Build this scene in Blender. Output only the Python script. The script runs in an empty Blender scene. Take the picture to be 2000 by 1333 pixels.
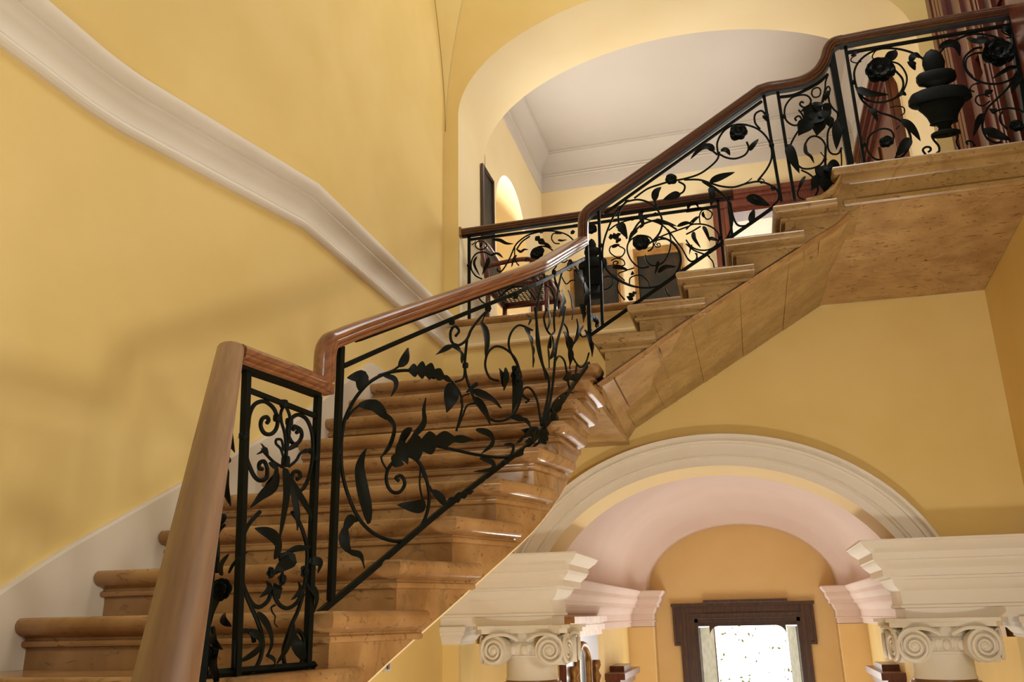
import bpy, bmesh, math, random
from mathutils import Vector, Matrix
random.seed(7)
SC = bpy.context.scene
COL = SC.collection
# ------------------------------------------------------------------ camera
E = 3.0                                   # eye height above the hall floor
F, PITCH, ROLL, YAW = 1688.24, math.radians(17.756), math.radians(-1.1852), math.radians(-14.740)
_fw = Vector((math.sin(YAW)*math.cos(PITCH), math.cos(YAW)*math.cos(PITCH), math.sin(PITCH)))
_rt = Vector((math.cos(YAW), -math.sin(YAW), 0)); _up = _rt.cross(_fw)
CR = math.cos(ROLL)*_rt + math.sin(ROLL)*_up; CU = -math.sin(ROLL)*_rt + math.cos(ROLL)*_up; CF = _fw
cam = bpy.data.cameras.new('camera'); cam.sensor_width = 36; cam.lens = F*36/2000; cam.clip_start = .02; cam.clip_end = 100
co = bpy.data.objects.new('camera', cam); COL.objects.link(co)
co.matrix_world = Matrix(((CR.x, CU.x, -CF.x, 0), (CR.y, CU.y, -CF.y, 0), (CR.z, CU.z, -CF.z, E), (0, 0, 0, 1)))
SC.camera = co
# ------------------------------------------------------------------ world, lights, exposure
W = bpy.data.worlds.new('world'); SC.world = W; W.use_nodes = True
W.node_tree.nodes['Background'].inputs[0].default_value = (1, .96, .91, 1)
W.node_tree.nodes['Background'].inputs[1].default_value = .25
def area(name, loc, to, size, power, col=(1, .93, .82), sy=None):
    l = bpy.data.lights.new(name, 'AREA'); l.energy = power; l.color = col; l.size = size
    if sy: l.shape = 'RECTANGLE'; l.size_y = sy
    o = bpy.data.objects.new(name, l); COL.objects.link(o)
    o.location = (loc[0], loc[1], loc[2]+E)
    o.rotation_euler = (Vector(to)-Vector(loc)).to_track_quat('-Z', 'Y').to_euler(); return o
area('entrance_window_light', (1.0, .3, -1.0), (-1.9, 3.0, 1.2), .35, 10, (1, .95, .84), .5)
area('wall_sconce_light', (1.45, 1.65, .42), (-2.0, 4.0, 1.6), .36, 46, (1, .97, .88))
area('left_wall_lamp_light', (-1.55, .75, 1.15), (-2.35, 1.75, 1.45), .25, 11, (1, .96, .84))
area('hall_fill_light', (3.4, -4.5, .6), (-.3, 5.0, .9), 2.2, 20, (1, .98, .94), 1.8)  # general fill from behind the camera, added without a real window
area('hall_floor_lamp_light', (.1, .9, -2.75), (-.1, 5.6, .7), .45, 78, (1, .95, .87))
area('stairwell_skylight', (.7, 3.4, 6.5), (-1.7, 4.0, 2.2), 1.8, 138, (1, .98, .93))
area('niche_window_light', (-1.86, 7.38, 3.1), (1.1, 6.3, 4.3), .9, 58, (1, .97, .92), 1.3)
area('niche_fill_light', (-2.12, 6.93, 2.5), (-2.08, 7.9, 3.3), .22, 5, (1, .96, .86))  # hidden fill added to brighten the far reveal of the niche
area('upper_room_window_light', (1.2, 7.6, 3.2), (-1.9, 7.3, 3.1), .8, 60, (1, .97, .90), 1.2)
area('passage_door_light', (-.2, 15.0, -.9), (-.2, 6, .2), 1.6, 62, (1, .98, .95), 2.2)
area('passage_fill_light', (-.2, 11.8, -2.5), (-.2, 14.4, 1.2), 1.8, 66, (1, .96, .90))  # unseen fill added to brighten the vault and far wall
area('passage_floor_lamp_light', (-.2, 7.1, -2.5), (-.2, 6.4, .6), .5, 52, (1, .95, .82))
area('hall_left_fill_light', (-.95, 4.3, -2.7), (-2.03, 5.1, -.4), .35, 13, (1, .95, .86))  # unseen fill added to lift the wall under the stairs
area('hall_right_fill_light', (1.1, 7.0, -2.6), (1.6, 6.5, -.3), .35, 12, (1, .95, .84))  # unseen fill added to brighten the right wall behind the column
area('white_room_light', (.7, 10.6, 4.4), (.7, 10.4, 2.6), 1.2, 230, (1, .99, .98))
SC.view_settings.view_transform = 'Standard'; SC.view_settings.look = 'None'
SC.view_settings.gamma = 1; SC.view_settings.use_curve_mapping = False; SC.view_settings.exposure = -0.42
# ------------------------------------------------------------------ pixel -> place
def ray(x, y): return CR*((x-1000)/F) - CU*((y-666.5)/F) + CF
def V3(v): return Vector((v.x, v.y, v.z+E))
def onX(x, y, X): d = ray(x, y); return V3(d*(X/d.x))
def onY(x, y, Y): d = ray(x, y); return V3(d*(Y/d.y))
def hit(x, y, path, normal=False):          # ray against the vertical surface over a plan polyline
    d = ray(x, y); best = None
    n = len(path)-1
    for i in range(n):
        p, q = path[i], path[i+1]
        ex, ey = q[0]-p[0], q[1]-p[1]
        det = d.x*(-ey)+ex*d.y
        if abs(det) < 1e-9: continue
        s = (p[0]*(-ey)+ex*p[1])/det
        t = (d.x*p[1]-d.y*p[0])/det
        lo = -1e-6 if i else -60.0
        hi = 1+1e-6 if i < n-1 else 60.0
        if lo <= t <= hi and s > 0:
            P = V3(d*s); L = math.hypot(ex, ey)
            return (P, Vector((ey/L, -ex/L, 0))) if normal else P
    raise ValueError((x, y))
# ------------------------------------------------------------------ materials
MATS = {}
def mat(name, col, rough=.6, col2=None, scale=3.0, spec=.5, bump=0, metal=0, stretch=None, contrast=(.35, .65), coat=0, specks=None, emit=0, veins=None, grain=None):
    m = bpy.data.materials.new(name); m.use_nodes = True; nt = m.node_tree; b = nt.nodes['Principled BSDF']
    b.inputs['Roughness'].default_value = rough; b.inputs['Metallic'].default_value = metal
    b.inputs['Specular IOR Level'].default_value = spec; b.inputs['Coat Weight'].default_value = coat
    b.inputs['Coat Roughness'].default_value = .12
    L = lambda c: tuple(((x/255)/12.92 if x/255 <= .04045 else ((x/255+.055)/1.055)**2.4) for x in c)+(1,)
    b.inputs['Base Color'].default_value = L(col)
    if emit: b.inputs['Emission Color'].default_value = L(col); b.inputs['Emission Strength'].default_value = emit
    if col2:
        tc = nt.nodes.new('ShaderNodeTexCoord'); mp = nt.nodes.new('ShaderNodeMapping')
        nz = nt.nodes.new('ShaderNodeTexNoise'); cr = nt.nodes.new('ShaderNodeValToRGB')
        nt.links.new(tc.outputs['Object'], mp.inputs[0]); nt.links.new(mp.outputs[0], nz.inputs['Vector'])
        if stretch: mp.inputs['Scale'].default_value = stretch
        if grain:                              # noise stretched along a direction in space
            g = Vector(grain).normalized(); g1 = g.orthogonal().normalized(); g2 = g.cross(g1); cb = nt.nodes.new('ShaderNodeCombineXYZ')
            for i, (w, k) in enumerate(((g, 1.0), (g1, 16.0), (g2, 16.0))):
                dn = nt.nodes.new('ShaderNodeVectorMath'); dn.operation = 'DOT_PRODUCT'; dn.inputs[1].default_value = tuple(w*k)
                nt.links.new(tc.outputs['Object'], dn.inputs[0]); nt.links.new(dn.outputs['Value'], cb.inputs[i])
            nt.links.new(cb.outputs[0], nz.inputs['Vector'])
        nz.inputs['Scale'].default_value = scale; nz.inputs['Detail'].default_value = 6
        cr.color_ramp.elements[0].position, cr.color_ramp.elements[1].position = contrast
        cr.color_ramp.elements[0].color = L(col); cr.color_ramp.elements[1].color = L(col2)
        nt.links.new(nz.outputs['Fac'], cr.inputs[0]); out = cr.outputs[0]
        def overlay(out, tex_scale, lo, hi, colr, detail=8, distort=0, st=None):
            n2 = nt.nodes.new('ShaderNodeTexNoise'); n2.inputs['Scale'].default_value = tex_scale
            n2.inputs['Detail'].default_value = detail; n2.inputs['Distortion'].default_value = distort
            m2 = nt.nodes.new('ShaderNodeMapping'); nt.links.new(tc.outputs['Object'], m2.inputs[0]); nt.links.new(m2.outputs[0], n2.inputs['Vector'])
            if st: m2.inputs['Scale'].default_value = st
            r2 = nt.nodes.new('ShaderNodeValToRGB'); e = r2.color_ramp.elements
            e[0].position = lo; e[1].position = hi; e[0].color = (0, 0, 0, 1); e[1].color = (1, 1, 1, 1)
            mx = nt.nodes.new('ShaderNodeMix'); mx.data_type = 'RGBA'
            nt.links.new(n2.outputs['Fac'], r2.inputs[0]); nt.links.new(r2.outputs[0], mx.inputs[0])
            nt.links.new(out, mx.inputs[6]); mx.inputs[7].default_value = L(colr); return mx.outputs[2]
        if specks: out = overlay(out, specks[1], .60, .68, specks[0], 3, 1.2, (.6, 1.6, 1.6))
        if veins:                                 # thin ridge lines: noise close to one half
            n3 = nt.nodes.new('ShaderNodeTexNoise'); n3.inputs['Scale'].default_value = veins[1]; n3.inputs['Detail'].default_value = 5; n3.inputs['Distortion'].default_value = 1.2
            nt.links.new(tc.outputs['Object'], n3.inputs['Vector'])
            r3 = nt.nodes.new('ShaderNodeValToRGB'); r3.color_ramp.elements[0].position = .488; r3.color_ramp.elements[1].position = .512
            r3.color_ramp.elements[0].color = r3.color_ramp.elements[1].color = (0, 0, 0, 1)
            e = r3.color_ramp.elements.new(.5); e.color = (.75, .75, .75, 1)
            mx = nt.nodes.new('ShaderNodeMix'); mx.data_type = 'RGBA'
            nt.links.new(n3.outputs['Fac'], r3.inputs[0]); nt.links.new(r3.outputs[0], mx.inputs[0])
            nt.links.new(out, mx.inputs[6]); mx.inputs[7].default_value = L(veins[0]); out = mx.outputs[2]
        nt.links.new(out, b.inputs['Base Color'])
        if bump:
            bp = nt.nodes.new('ShaderNodeBump'); bp.inputs['Strength'].default_value = bump; bp.inputs['Distance'].default_value = .01
            nt.links.new(nz.outputs['Fac'], bp.inputs['Height']); nt.links.new(bp.outputs[0], b.inputs['Normal'])
    MATS[name] = m; return m
mat('yellow_plaster', (232, 204, 135), .75, (227, 198, 125), 2.0, .3, .08)
mat('peach_plaster', (238, 220, 178), .75, (235, 215, 168), 1.5, .3, .05)
mat('warm_lit_plaster', (236, 203, 142), .75, (232, 197, 132), 1.5, .3, .05)  # the yellow paint again, with the passage's warmer light put into its tint
mat('pink_plaster', (229, 209, 196), .75, (226, 204, 190), 1.2, .3)
mat('ceiling_white', (206, 198, 188), .8, (202, 193, 182), 1.2, .2)
mat('trim_white', (231, 223, 210), .55, (227, 218, 203), 2.0, .4)
mat('skirt_white', (222, 210, 190), .5, (212, 198, 176), 1.5, .4)
mat('cream_plaster', (236, 214, 166), .7, (232, 208, 158), 1.5, .3)
mat('capital_white', (230, 222, 206), .6, (222, 213, 195), 6, .3, .1)
mat('marble', (170, 130, 84), .2, (140, 99, 57), 6.5, .5, .03, contrast=(.34, .68), specks=((124, 92, 60), 26), veins=((130, 98, 62), 1.3))
mat('yellow_marble', (164, 131, 82), .24, (138, 105, 60), 6.0, .5, .03, contrast=(.34, .7), specks=((120, 90, 52), 34), veins=((138, 106, 62), 1.5))
mat('shaded_rail_wood', (100, 60, 37), .3, (70, 40, 25), 5, .5, .03, 0, None, (.3, .7), .3, grain=(.86, 0, .5))  # rail wood again, darkened to carry the dimmer light on the upper rails
mat('soffit_marble', (182, 148, 100), .3, (154, 118, 76), 6.0, .5, .03, contrast=(.34, .7), specks=((112, 70, 38), 30), veins=((184, 148, 100), 1.3))
mat('grout', (92, 66, 40), .8)
mat('iron', (8, 13, 7), .55, (4, 7, 4), 14, .12, .25)
mat('rail_plate', (60, 68, 74), .4, (44, 50, 54), 10, .5, 0, .3)
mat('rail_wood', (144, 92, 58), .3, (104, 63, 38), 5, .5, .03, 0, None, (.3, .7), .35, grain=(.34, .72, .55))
mat('lit_rail_wood', (146, 106, 70), .42, (118, 80, 50), 6, .5, .03, 0, None, (.25, .75), .1, grain=(.66, -1.07, -.76))  # rail wood again, paled to carry the light falling on the near rail
mat('mahogany', (112, 52, 32), .32, (78, 34, 22), 5, .5, .04, 0, (6, 6, .7), (.3, .7), .3)
mat('dark_wood', (86, 56, 34), .4, (62, 39, 23), 5, .5, .04, 0, (5, 5, .8), (.3, .7), .2)
mat('gilt', (186, 142, 76), .35, (150, 104, 52), 9, .5, .1, .35)
mat('brown_stone', (146, 106, 68), .3, (120, 82, 50), 8)
mat('painting', (34, 32, 24), .5, (62, 44, 30), 6, .3, 0, 0, None, (.45, .7))
mat('mirror_glass', (200, 205, 200), .05, None, metal=1)
mat('cane', (96, 80, 58), .6, (70, 56, 40), 30)
mat('seat_dark', (26, 22, 20), .6, (40, 34, 28), 8)
mat('red_ribbon', (190, 40, 46), .6, (170, 30, 36), 8)
mat('white_paint', (238, 236, 232), .6, (232, 230, 226), 3)
mat('switch_plate', (208, 200, 176), .4, (190, 180, 150), 20)
mat('floor_stone', (170, 140, 100), .3, (140, 110, 76), 3)
mat('foliage', (196, 212, 132), .6, (168, 190, 96), 8)
mat('daylight_sky', (255, 255, 252), .9, emit=3.0)
mat('stucco_out', (250, 250, 240), .9, (226, 232, 206), 9)
# ------------------------------------------------------------------ mesh helpers
def obj(name, verts, faces, m, parent=None, smooth=False, origin=None):
    me = bpy.data.meshes.new(name)
    o0 = Vector(parent.matrix_world.translation) if parent else (Vector(origin) if origin else Vector((0, 0, 0)))
    if parent: o0 = parent['_o'] and Vector(parent['_o'])
    me.from_pydata([tuple(Vector(v)-o0) for v in verts], [], faces)
    me.materials.append(MATS[m])
    bm = bmesh.new(); bm.from_mesh(me); bmesh.ops.recalc_face_normals(bm, faces=bm.faces); bm.to_mesh(me); bm.free()
    if smooth:
        for p in me.polygons: p.use_smooth = True
        if smooth != True: me.set_sharp_from_angle(angle=math.radians(smooth))
    o = bpy.data.objects.new(name, me); COL.objects.link(o); o['_o'] = tuple(o0)
    if parent: o.parent = parent
    else: o.location = o0
    return o
def thing(name, loc, label=None, cat=None, group=None):
    o = bpy.data.objects.new(name, None); COL.objects.link(o); o.location = loc; o['_o'] = tuple(loc); o.empty_display_size = .1
    if label: o['label'] = label; o['category'] = cat
    if group: o['group'] = group
    return o
def tag(o, label, cat, group=None):
    o['label'] = label; o['category'] = cat
    if group: o['group'] = group
    return o
def struct(o): o['kind'] = 'structure'; return o
class MB:
    def __init__(s): s.v = []; s.f = []
    def add(s, v, f): k = len(s.v); s.v += [tuple(x) for x in v]; s.f += [tuple(i+k for i in q) for q in f]
    def box(s, a, b):
        x0, y0, z0 = a; x1, y1, z1 = b
        s.add([(x0, y0, z0), (x1, y0, z0), (x1, y1, z0), (x0, y1, z0), (x0, y0, z1), (x1, y0, z1), (x1, y1, z1), (x0, y1, z1)],
              [(0, 3, 2, 1), (4, 5, 6, 7), (0, 1, 5, 4), (1, 2, 6, 5), (2, 3, 7, 6), (3, 0, 4, 7)])
    def prism(s, poly, z0, z1):                # plan polygon, z0/z1 number or function of the point
        n = len(poly); g = lambda z, p: z(p) if callable(z) else z
        s.add([(p[0], p[1], g(z0, p)) for p in poly]+[(p[0], p[1], g(z1, p)) for p in poly],
              [tuple(range(n))[::-1], tuple(range(n, 2*n))]+[(i, (i+1) % n, (i+1) % n+n, i+n) for i in range(n)])
    def loft(s, rings, closed=True, caps=True):
        n = len(rings[0]); v = [p for r in rings for p in r]; f = []
        for i in range(len(rings)-1):
            for j in range(n if closed else n-1):
                f.append((i*n+j, i*n+(j+1) % n, (i+1)*n+(j+1) % n, (i+1)*n+j))
        if caps and closed: f += [tuple(range(n))[::-1], tuple(range((len(rings)-1)*n, len(rings)*n))]
        s.add(v, f)
    def build(s, name, m, parent=None, smooth=False, origin=None): return obj(name, s.v, s.f, m, parent, smooth, origin)
def offs(path, closed=False):                   # mitred right-hand normals of a plan polyline
    n = len(path); out = []
    for i in range(n):
        a = path[i-1] if (i > 0 or closed) else None; b = path[i]; c = path[(i+1) % n] if (i < n-1 or closed) else None
        ns = []
        for p, q in ((a, b), (b, c)):
            if p and q:
                L = math.hypot(q[0]-p[0], q[1]-p[1]) or 1e-9; ns.append(((q[1]-p[1])/L, -(q[0]-p[0])/L))
        if len(ns) == 1: out.append(ns[0])
        else:
            x, y = ns[0][0]+ns[1][0], ns[0][1]+ns[1][1]; L2 = x*x+y*y; k = 2/max(L2, .35); out.append((x*k, y*k))
    return out
def mould(path, prof, z=0, closed=False):       # rings of a moulding run along a level plan path
    nn = offs(path, closed)
    return [[(p[0]+a*u[0], p[1]+a*u[1], (z(p) if callable(z) else z)+h) for a, h in prof] for p, u in zip(path, nn)]
def smooth_pts(P, n=8, closed=False):
    P = [Vector(p) for p in P]
    if len(P) < 3: return P
    Q = ([P[-1]]+P+[P[0], P[1]]) if closed else ([2*P[0]-P[1]]+P+[2*P[-1]-P[-2]])
    out = []
    for i in range(1, len(Q)-2):
        a, b, c, d = Q[i-1], Q[i], Q[i+1], Q[i+2]
        for k in range(n):
            t = k/n; out.append(.5*(2*b+(c-a)*t+(2*a-5*b+4*c-d)*t*t+(3*b-3*c+d-a)*t**3))
    if not closed: out.append(P[-1])
    return out
def tube(mb, pts, r, seg=8, flat=1.0, nrm=None):  # r number or function of 0..1
    n = len(pts); rings = []; prev = None
    for i, p in enumerate(pts):
        t = (pts[min(i+1, n-1)]-pts[max(i-1, 0)]).normalized()
        ref = nrm if nrm is not None else (prev if prev is not None else (Vector((0, 0, 1)) if abs(t.z) < .9 else Vector((1, 0, 0))))
        side = (ref-t*ref.dot(t)); side = side.normalized() if side.length > 1e-6 else t.orthogonal().normalized()
        up = t.cross(side); prev = side
        rr = r(i/(n-1)) if callable(r) else r
        rings.append([p+side*(math.cos(a)*rr*flat)+up*(math.sin(a)*rr) for a in [2*math.pi*k/seg for k in range(seg)]])
    mb.loft(rings)
def sweep(mb, pts, prof, sides):                  # profile (side, up) along a 3-D path with given side vectors
    n = len(pts); rings = []
    for i, p in enumerate(pts):
        t0 = (pts[i]-pts[i-1]).normalized() if i else None; t1 = (pts[i+1]-pts[i]).normalized() if i < n-1 else None
        t = ((t0 or t1)+(t1 or t0)).normalized(); s = Vector(sides[i]); s = (s-t*s.dot(t)).normalized(); u = s.cross(t)
        if t0 and t1: k = 1/max(math.sqrt(max((1+t0.dot(t1))/2, .1)), .5)
        else: k = 1
        rings.append([p+s*a+u*(b*k) for a, b in prof])
    mb.loft(rings)
# ================================================================== SETTING
XC, XL, XR, YB, YT = -.215, -2.03, 1.60, 5.75, 6.135
Z = lambda z: z+E
# ---- hall floor
m = MB(); m.prism([(-4.5, -6), (6, -6), (6, 16), (-4.5, 16)], -.12, 0); struct(m.build('floor', 'floor_stone'))
# ---- left wall: straight, canted, straight; one skin through both storeys
LP = [(-2.32, -2.0), (-2.315, 1.0), (-2.31, 2.30)]
for k in range(1, 9):
    t = k/8; LP.append((-2.31+(-2.283+2.31)*t*t, 2.30+.28*t))
LP += [(-2.03, 3.585), (-2.03, YB+.001)]
def ribbon(path, th, z0, z1):
    nn = offs(path); return path+[(p[0]-th*u[0], p[1]-th*u[1]) for p, u in zip(path, nn)][::-1]
m = MB(); m.prism(ribbon(LP, .2, 0, 0), 0, Z(6.6)); struct(m.build('wall_left', 'yellow_plaster', smooth=20))
# ---- back wall with the two arches (upper opening to the gallery, lower one to the passage)
UA, UB, UZ = 1.705, .92, 3.84
LA, LB, LZ = 1.20, .937, -.027
def zu(x): return UZ+UB*math.sqrt(max(0, 1-((x-XC)/UA)**2))
def zl(x): return LZ+LB*math.sqrt(max(0, 1-((x-XC)/LA)**2))
xs = [XL, XC-UA]+[XC+UA*math.cos(math.pi-math.pi*k/72) for k in range(1, 72)]+[XC+UA, XR]
xs += [XC+LA*math.cos(math.pi-math.pi*k/60) for k in range(0, 61)]
xs = sorted(set(round(x, 5) for x in xs))
m = MB(); TOP = 6.6; SL = 2.04
for a, b in zip(xs[:-1], xs[1:]):
    mid = (a+b)/2
    lo = (lambda x: max(zl(x), .2)) if abs(mid-XC) < LA else (lambda x: -.02)
    if abs(mid-XC) < UA: spans = [(lo, lambda x: SL), (zu, lambda x: TOP)]
    else: spans = [(lo, lambda x: TOP)]
    for f0, f1 in spans:
        for y in (YB, YT):
            m.add([(a, y, Z(f0(a))), (b, y, Z(f0(b))), (b, y, Z(f1(b))), (a, y, Z(f1(a)))], [(0, 1, 2, 3)])
struct(m.build('wall_back', 'yellow_plaster'))
# reveal of the upper arch
YR = 6.48
pr = [(XC-UA, SL)]+[(XC+UA*math.cos(math.pi-math.pi*k/72), UZ+UB*math.sin(math.pi*k/72)) for k in range(73)]+[(XC+UA, SL)]
m = MB(); m.loft([[(x, YB, Z(z)) for x, z in pr], [(x, YR, Z(z)) for x, z in pr]], closed=False)
struct(m.build('wall_upper_arch_reveal', 'peach_plaster', smooth=40))
m = MB()
for a, b in zip(xs[:-1], xs[1:]):          # room face of that thick wall
    mid = (a+b)/2; f0 = zu if abs(mid-XC) < UA else (lambda x: SL)
    m.add([(a, YR, Z(f0(a))), (b, YR, Z(f0(b))), (b, YR, Z(5.3)), (a, YR, Z(5.3))], [(0, 1, 2, 3)])
struct(m.build('wall_upper_room_front', 'peach_plaster'))
# pendentive in the top left corner
m = MB(); rows = []
for k in range(13):
    t = k/12; z = 3.72+t*2.4; d = .27*((z-3.72)/1.05)**1.7
    A = Vector((XL+.004, YB-d, Z(z))); B = Vector((XL+.42*d, YB-.004, Z(z))); rows.append([A, (A+B)/2+Vector((-.12*d, .12*d, 0)), B])
m.loft(rows, closed=False); struct(m.build('wall_corner_vault', 'yellow_plaster', smooth=True))
# ---- lower arch: soffit and moulded archivolt
TH = [math.asin((.30-LZ)/LB)+(math.pi-2*math.asin((.30-LZ)/LB))*k/80 for k in range(81)]
def ell(t, r): 
    n = Vector((math.cos(t)/LA, math.sin(t)/LB)).normalized(); return XC-LA*math.cos(t)-n.x*r, LZ+LB*math.sin(t)+n.y*r
m = MB(); m.loft([[(ell(t, 0)[0], 5.715, Z(ell(t, 0)[1])) for t in TH], [(ell(t, 0)[0], YT+.02, Z(ell(t, 0)[1])) for t in TH]], closed=False)
struct(m.build('wall_lower_arch_soffit', 'cream_plaster', smooth=True))
AP = [(0, .035), (.048, .035), (.051, .045), (.058, .052), (.066, .05), (.071, .047), (.074, .058), (.138, .058), (.142, .075), (.157, .078), (.16, .07), (.168, .066), (.172, .085), (.180, .098), (.196, .10), (.200, .095), (.200, 0)]
m = MB(); m.loft([[(ell(t, r)[0], YB-p, Z(ell(t, r)[1])) for r, p in AP] for t in TH], closed=False)
struct(m.build('trim_1', 'trim_white', smooth=25))
# ---- entablatures over the columns
EP = [(0, -.05), (0, .005), (.02, .010), (.02, .024), (.010, .03), (.010, .105), (.022, .112), (.040, .135), (.052, .165), (.060, .17), (.060, .184), (.105, .186), (.105, .225), (.112, .232), (.125, .245), (.142, .262), (.146, .275), (.155, .28), (.155, .318), (.165, .322), (.178, .335), (.195, .347), (.208, .365), (.215, .376), (.22, .378), (.22, .39), (0, .40)]
def entab(name, path, prof, mname, cap=True):
    m = MB(); rr = [[(x, y, Z(h)) for x, y, h in r] for r in mould(path, prof)]
    m.loft(rr, closed=False)
    if cap:
        pts = [r[-1] for r in rr]; m.add(pts, [tuple(range(len(pts)))]); pts = [r[0] for r in rr]; m.add(pts, [tuple(range(len(pts)))])
    return struct(m.build(name, mname, smooth=30))
entab('trim_2', [(XL, 5.70), (-1.272, 5.70), (-1.272, 6.085), (XL, 6.085)], EP, 'trim_white')
entab('trim_3', [(XR, 6.085), (.838, 6.085), (.838, 5.70), (XR, 5.70)], EP, 'trim_white')
# ---- passage behind: walls, vault, pink entablature, far wall
m = MB(); m.box((XL-.2, YB, 0), (XL, 15.4, Z(.36))); struct(m.build('wall_passage_left', 'yellow_plaster'))
m = MB(); m.box((XR, 6.5, 0), (XR+.2, 15.4, Z(.36))); struct(m.build('wall_passage_right', 'yellow_plaster'))
AV, BV, AI, BI, ZV, Y1, Y2, Y3 = 1.815, 1.43, 1.49, 1.04, .37, 13.9, 14.75, 15.25
st = [(YT+.001, AV, BV), (8, AV, BV), (10, AV, BV), (12, AV, BV), (13.4, AV, BV)]
for k in range(13):
    u = k/12; st.append((Y1+(Y2-Y1)*u, AI+(AV-AI)*math.sqrt(1-u**2.2), BI+(BV-BI)*math.sqrt(1-u**2.2)))
st += [(Y3, AI, BI)]
m = MB(); m.loft([[(XC-a*math.cos(math.pi*k/56), y, Z(ZV+b*math.sin(math.pi*k/56))) for k in range(57)] for y, a, b in st], closed=False)
struct(m.build('ceiling_passage_vault', 'pink_plaster', smooth=50))
PP = [(-.3, -.18)]+[(a*.92, -.18+(h+.05)*1.25) for a, h in EP]
entab('trim_4', [(XL+.06, 6.5), (XL+.06, Y2), (-1.63, Y2), (-1.63, Y3)], PP, 'pink_plaster', False)
entab('trim_5', [(1.20, Y3), (1.20, Y2), (XR-.06, Y2), (XR-.06, 6.5)], PP, 'pink_plaster', False)
m = MB(); m.box((XL, Y2+.01, 0), (-1.63, Y3, Z(-.186))); struct(m.build('wall_passage_pier', 'warm_lit_plaster'))
m = MB(); m.box((1.20, Y2+.01, 0), (XR, Y3, Z(-.186))); struct(m.build('wall_passage_pier', 'warm_lit_plaster'))
# far wall around the garden door
GX0, GX1, GZ = -1.02, .68, -.06
m = MB(); m.box((-2.3, Y3, 0), (GX0, Y3+.3, Z(2.2))); m.box((GX1, Y3, 0), (1.9, Y3+.3, Z(2.2))); m.box((GX0, Y3, Z(GZ)), (GX1, Y3+.3, Z(2.2)))
struct(m.build('wall_passage_far', 'warm_lit_plaster'))
# responds (pilasters) under the beam ends
for s, nm in ((0, 'wall_respond_left'), (1, 'wall_respond_right')):
    x0, x1 = (XL, -1.915) if s == 0 else (XR-.115, XR)
    t = thing(nm, (x0, 5.9, 0)); t['kind'] = 'structure'
    m = MB(); m.box((x0, 5.74, 0), (x1, 6.05, Z(-.16))); m.build('pilaster_shaft', 'yellow_plaster', t)
    pth = [(XL, 5.74), (x1, 5.74), (x1, 6.05), (XL, 6.05)] if s == 0 else [(XR, 6.05), (x0, 6.05), (x0, 5.74), (XR, 5.74)]
    cp = [(0, -.165), (.012, -.16), (.012, -.145), (.022, -.135), (.035, -.115), (.05, -.105), (.05, -.085), (.06, -.08), (.06, -.05)]
    m = MB(); rr = [[(x, y, Z(h)) for x, y, h in r] for r in mould(pth, cp)]; m.loft(rr, closed=False)
    m.add([r[0] for r in rr], [tuple(range(4))]); m.build('pilaster_capital', 'trim_white', t, smooth=30)
# ---- right wall (below the landing plain, above it stands the door)
m = MB(); m.box((XR, -.5, 0), (XR+.2, 6.5, Z(2.24))); m.box((XR, -.5, Z(2.24)), (XR+.2, 3.6, Z(6.6))); struct(m.build('wall_right', 'yellow_plaster'))
# ---- string course on the left wall and fascia of the gallery
BP = [(0, 1.895), (.016, 1.896), (.028, 1.904), (.033, 1.915), (.030, 1.928), (.020, 1.937), (.010, 1.940), (.010, 1.944), (.014, 1.946), (.014, 2.022), (.018, 2.034), (.028, 2.046), (.044, 2.054), (.050, 2.055), (.050, 2.066), (.046, 2.067), (.048, 2.070), (.066, 2.076), (.080, 2.088), (.088, 2.104), (.090, 2.120), (.088, 2.13), (0, 2.134)]
m = MB(); m.loft([[(x, y, Z(h)) for x, y, h in r] for r in mould([p for p in LP if p[1] > -1.9][0:]+[], BP)], closed=False)
struct(m.build('trim_6', 'trim_white', smooth=25))
FP = [(0, 1.87), (.012, 1.873), (.022, 1.885), (.022, 1.9), (.012, 1.91), (.008, 1.914), (.008, 1.99), (.02, 2.0), (.03, 2.01), (.03, 2.02), (.036, 2.03), (.036, 2.04), (0, 2.04)]
m = MB(); m.loft([[(x, y, Z(h)) for x, y, h in r] for r in mould([(XL, YB), (.36, YB)], FP)], closed=False)
struct(m.build('trim_7', 'cream_plaster', smooth=25))
m = MB(); SP = [(-.3, 2.042), (.045, 2.042), (.062, 2.052), (.068, 2.066), (.062, 2.082), (.045, 2.092), (-.3, 2.092)]
m.loft([[(x, y, Z(h)) for x, y, h in r] for r in mould([(XL+.1, YB), (.40, YB)], SP)])
struct(m.build('trim_8', 'marble', smooth=30))
# ---- skirting up the first flight
NZ = lambda y: .03+.158*(y-2.43)/.254
def skz(y): return min(NZ(y)+.155, 1.425)
sk = [p for p in LP if p[1] >= .9]
extra = []
for a, b in zip(sk[:-1], sk[1:]):
    extra.append(a)
    for t in (.25, .5, .75): extra.append((a[0]+(b[0]-a[0])*t, a[1]+(b[1]-a[1])*t))
    if a[1] < 4.44 < b[1]: extra.append((-2.03, 4.438))
extra.append((-2.03, YB-.02)); extra.sort(key=lambda p: p[1])
m = MB(); nn = offs(extra); rows = []
for p, u in zip(extra, nn):
    zt = max(skz(p[1]), -.35); q = lambda d: (p[0]+d*u[0], p[1]+d*u[1])
    rows.append([(*q(-.01), Z(zt)), (*q(.022), Z(zt)), (*q(.026), Z(zt-.012)), (*q(.026), Z(zt-.62)), (*q(-.01), Z(zt-.62))])
m.loft(rows); struct(m.build('baseboard_left', 'skirt_white', smooth=20))
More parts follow.
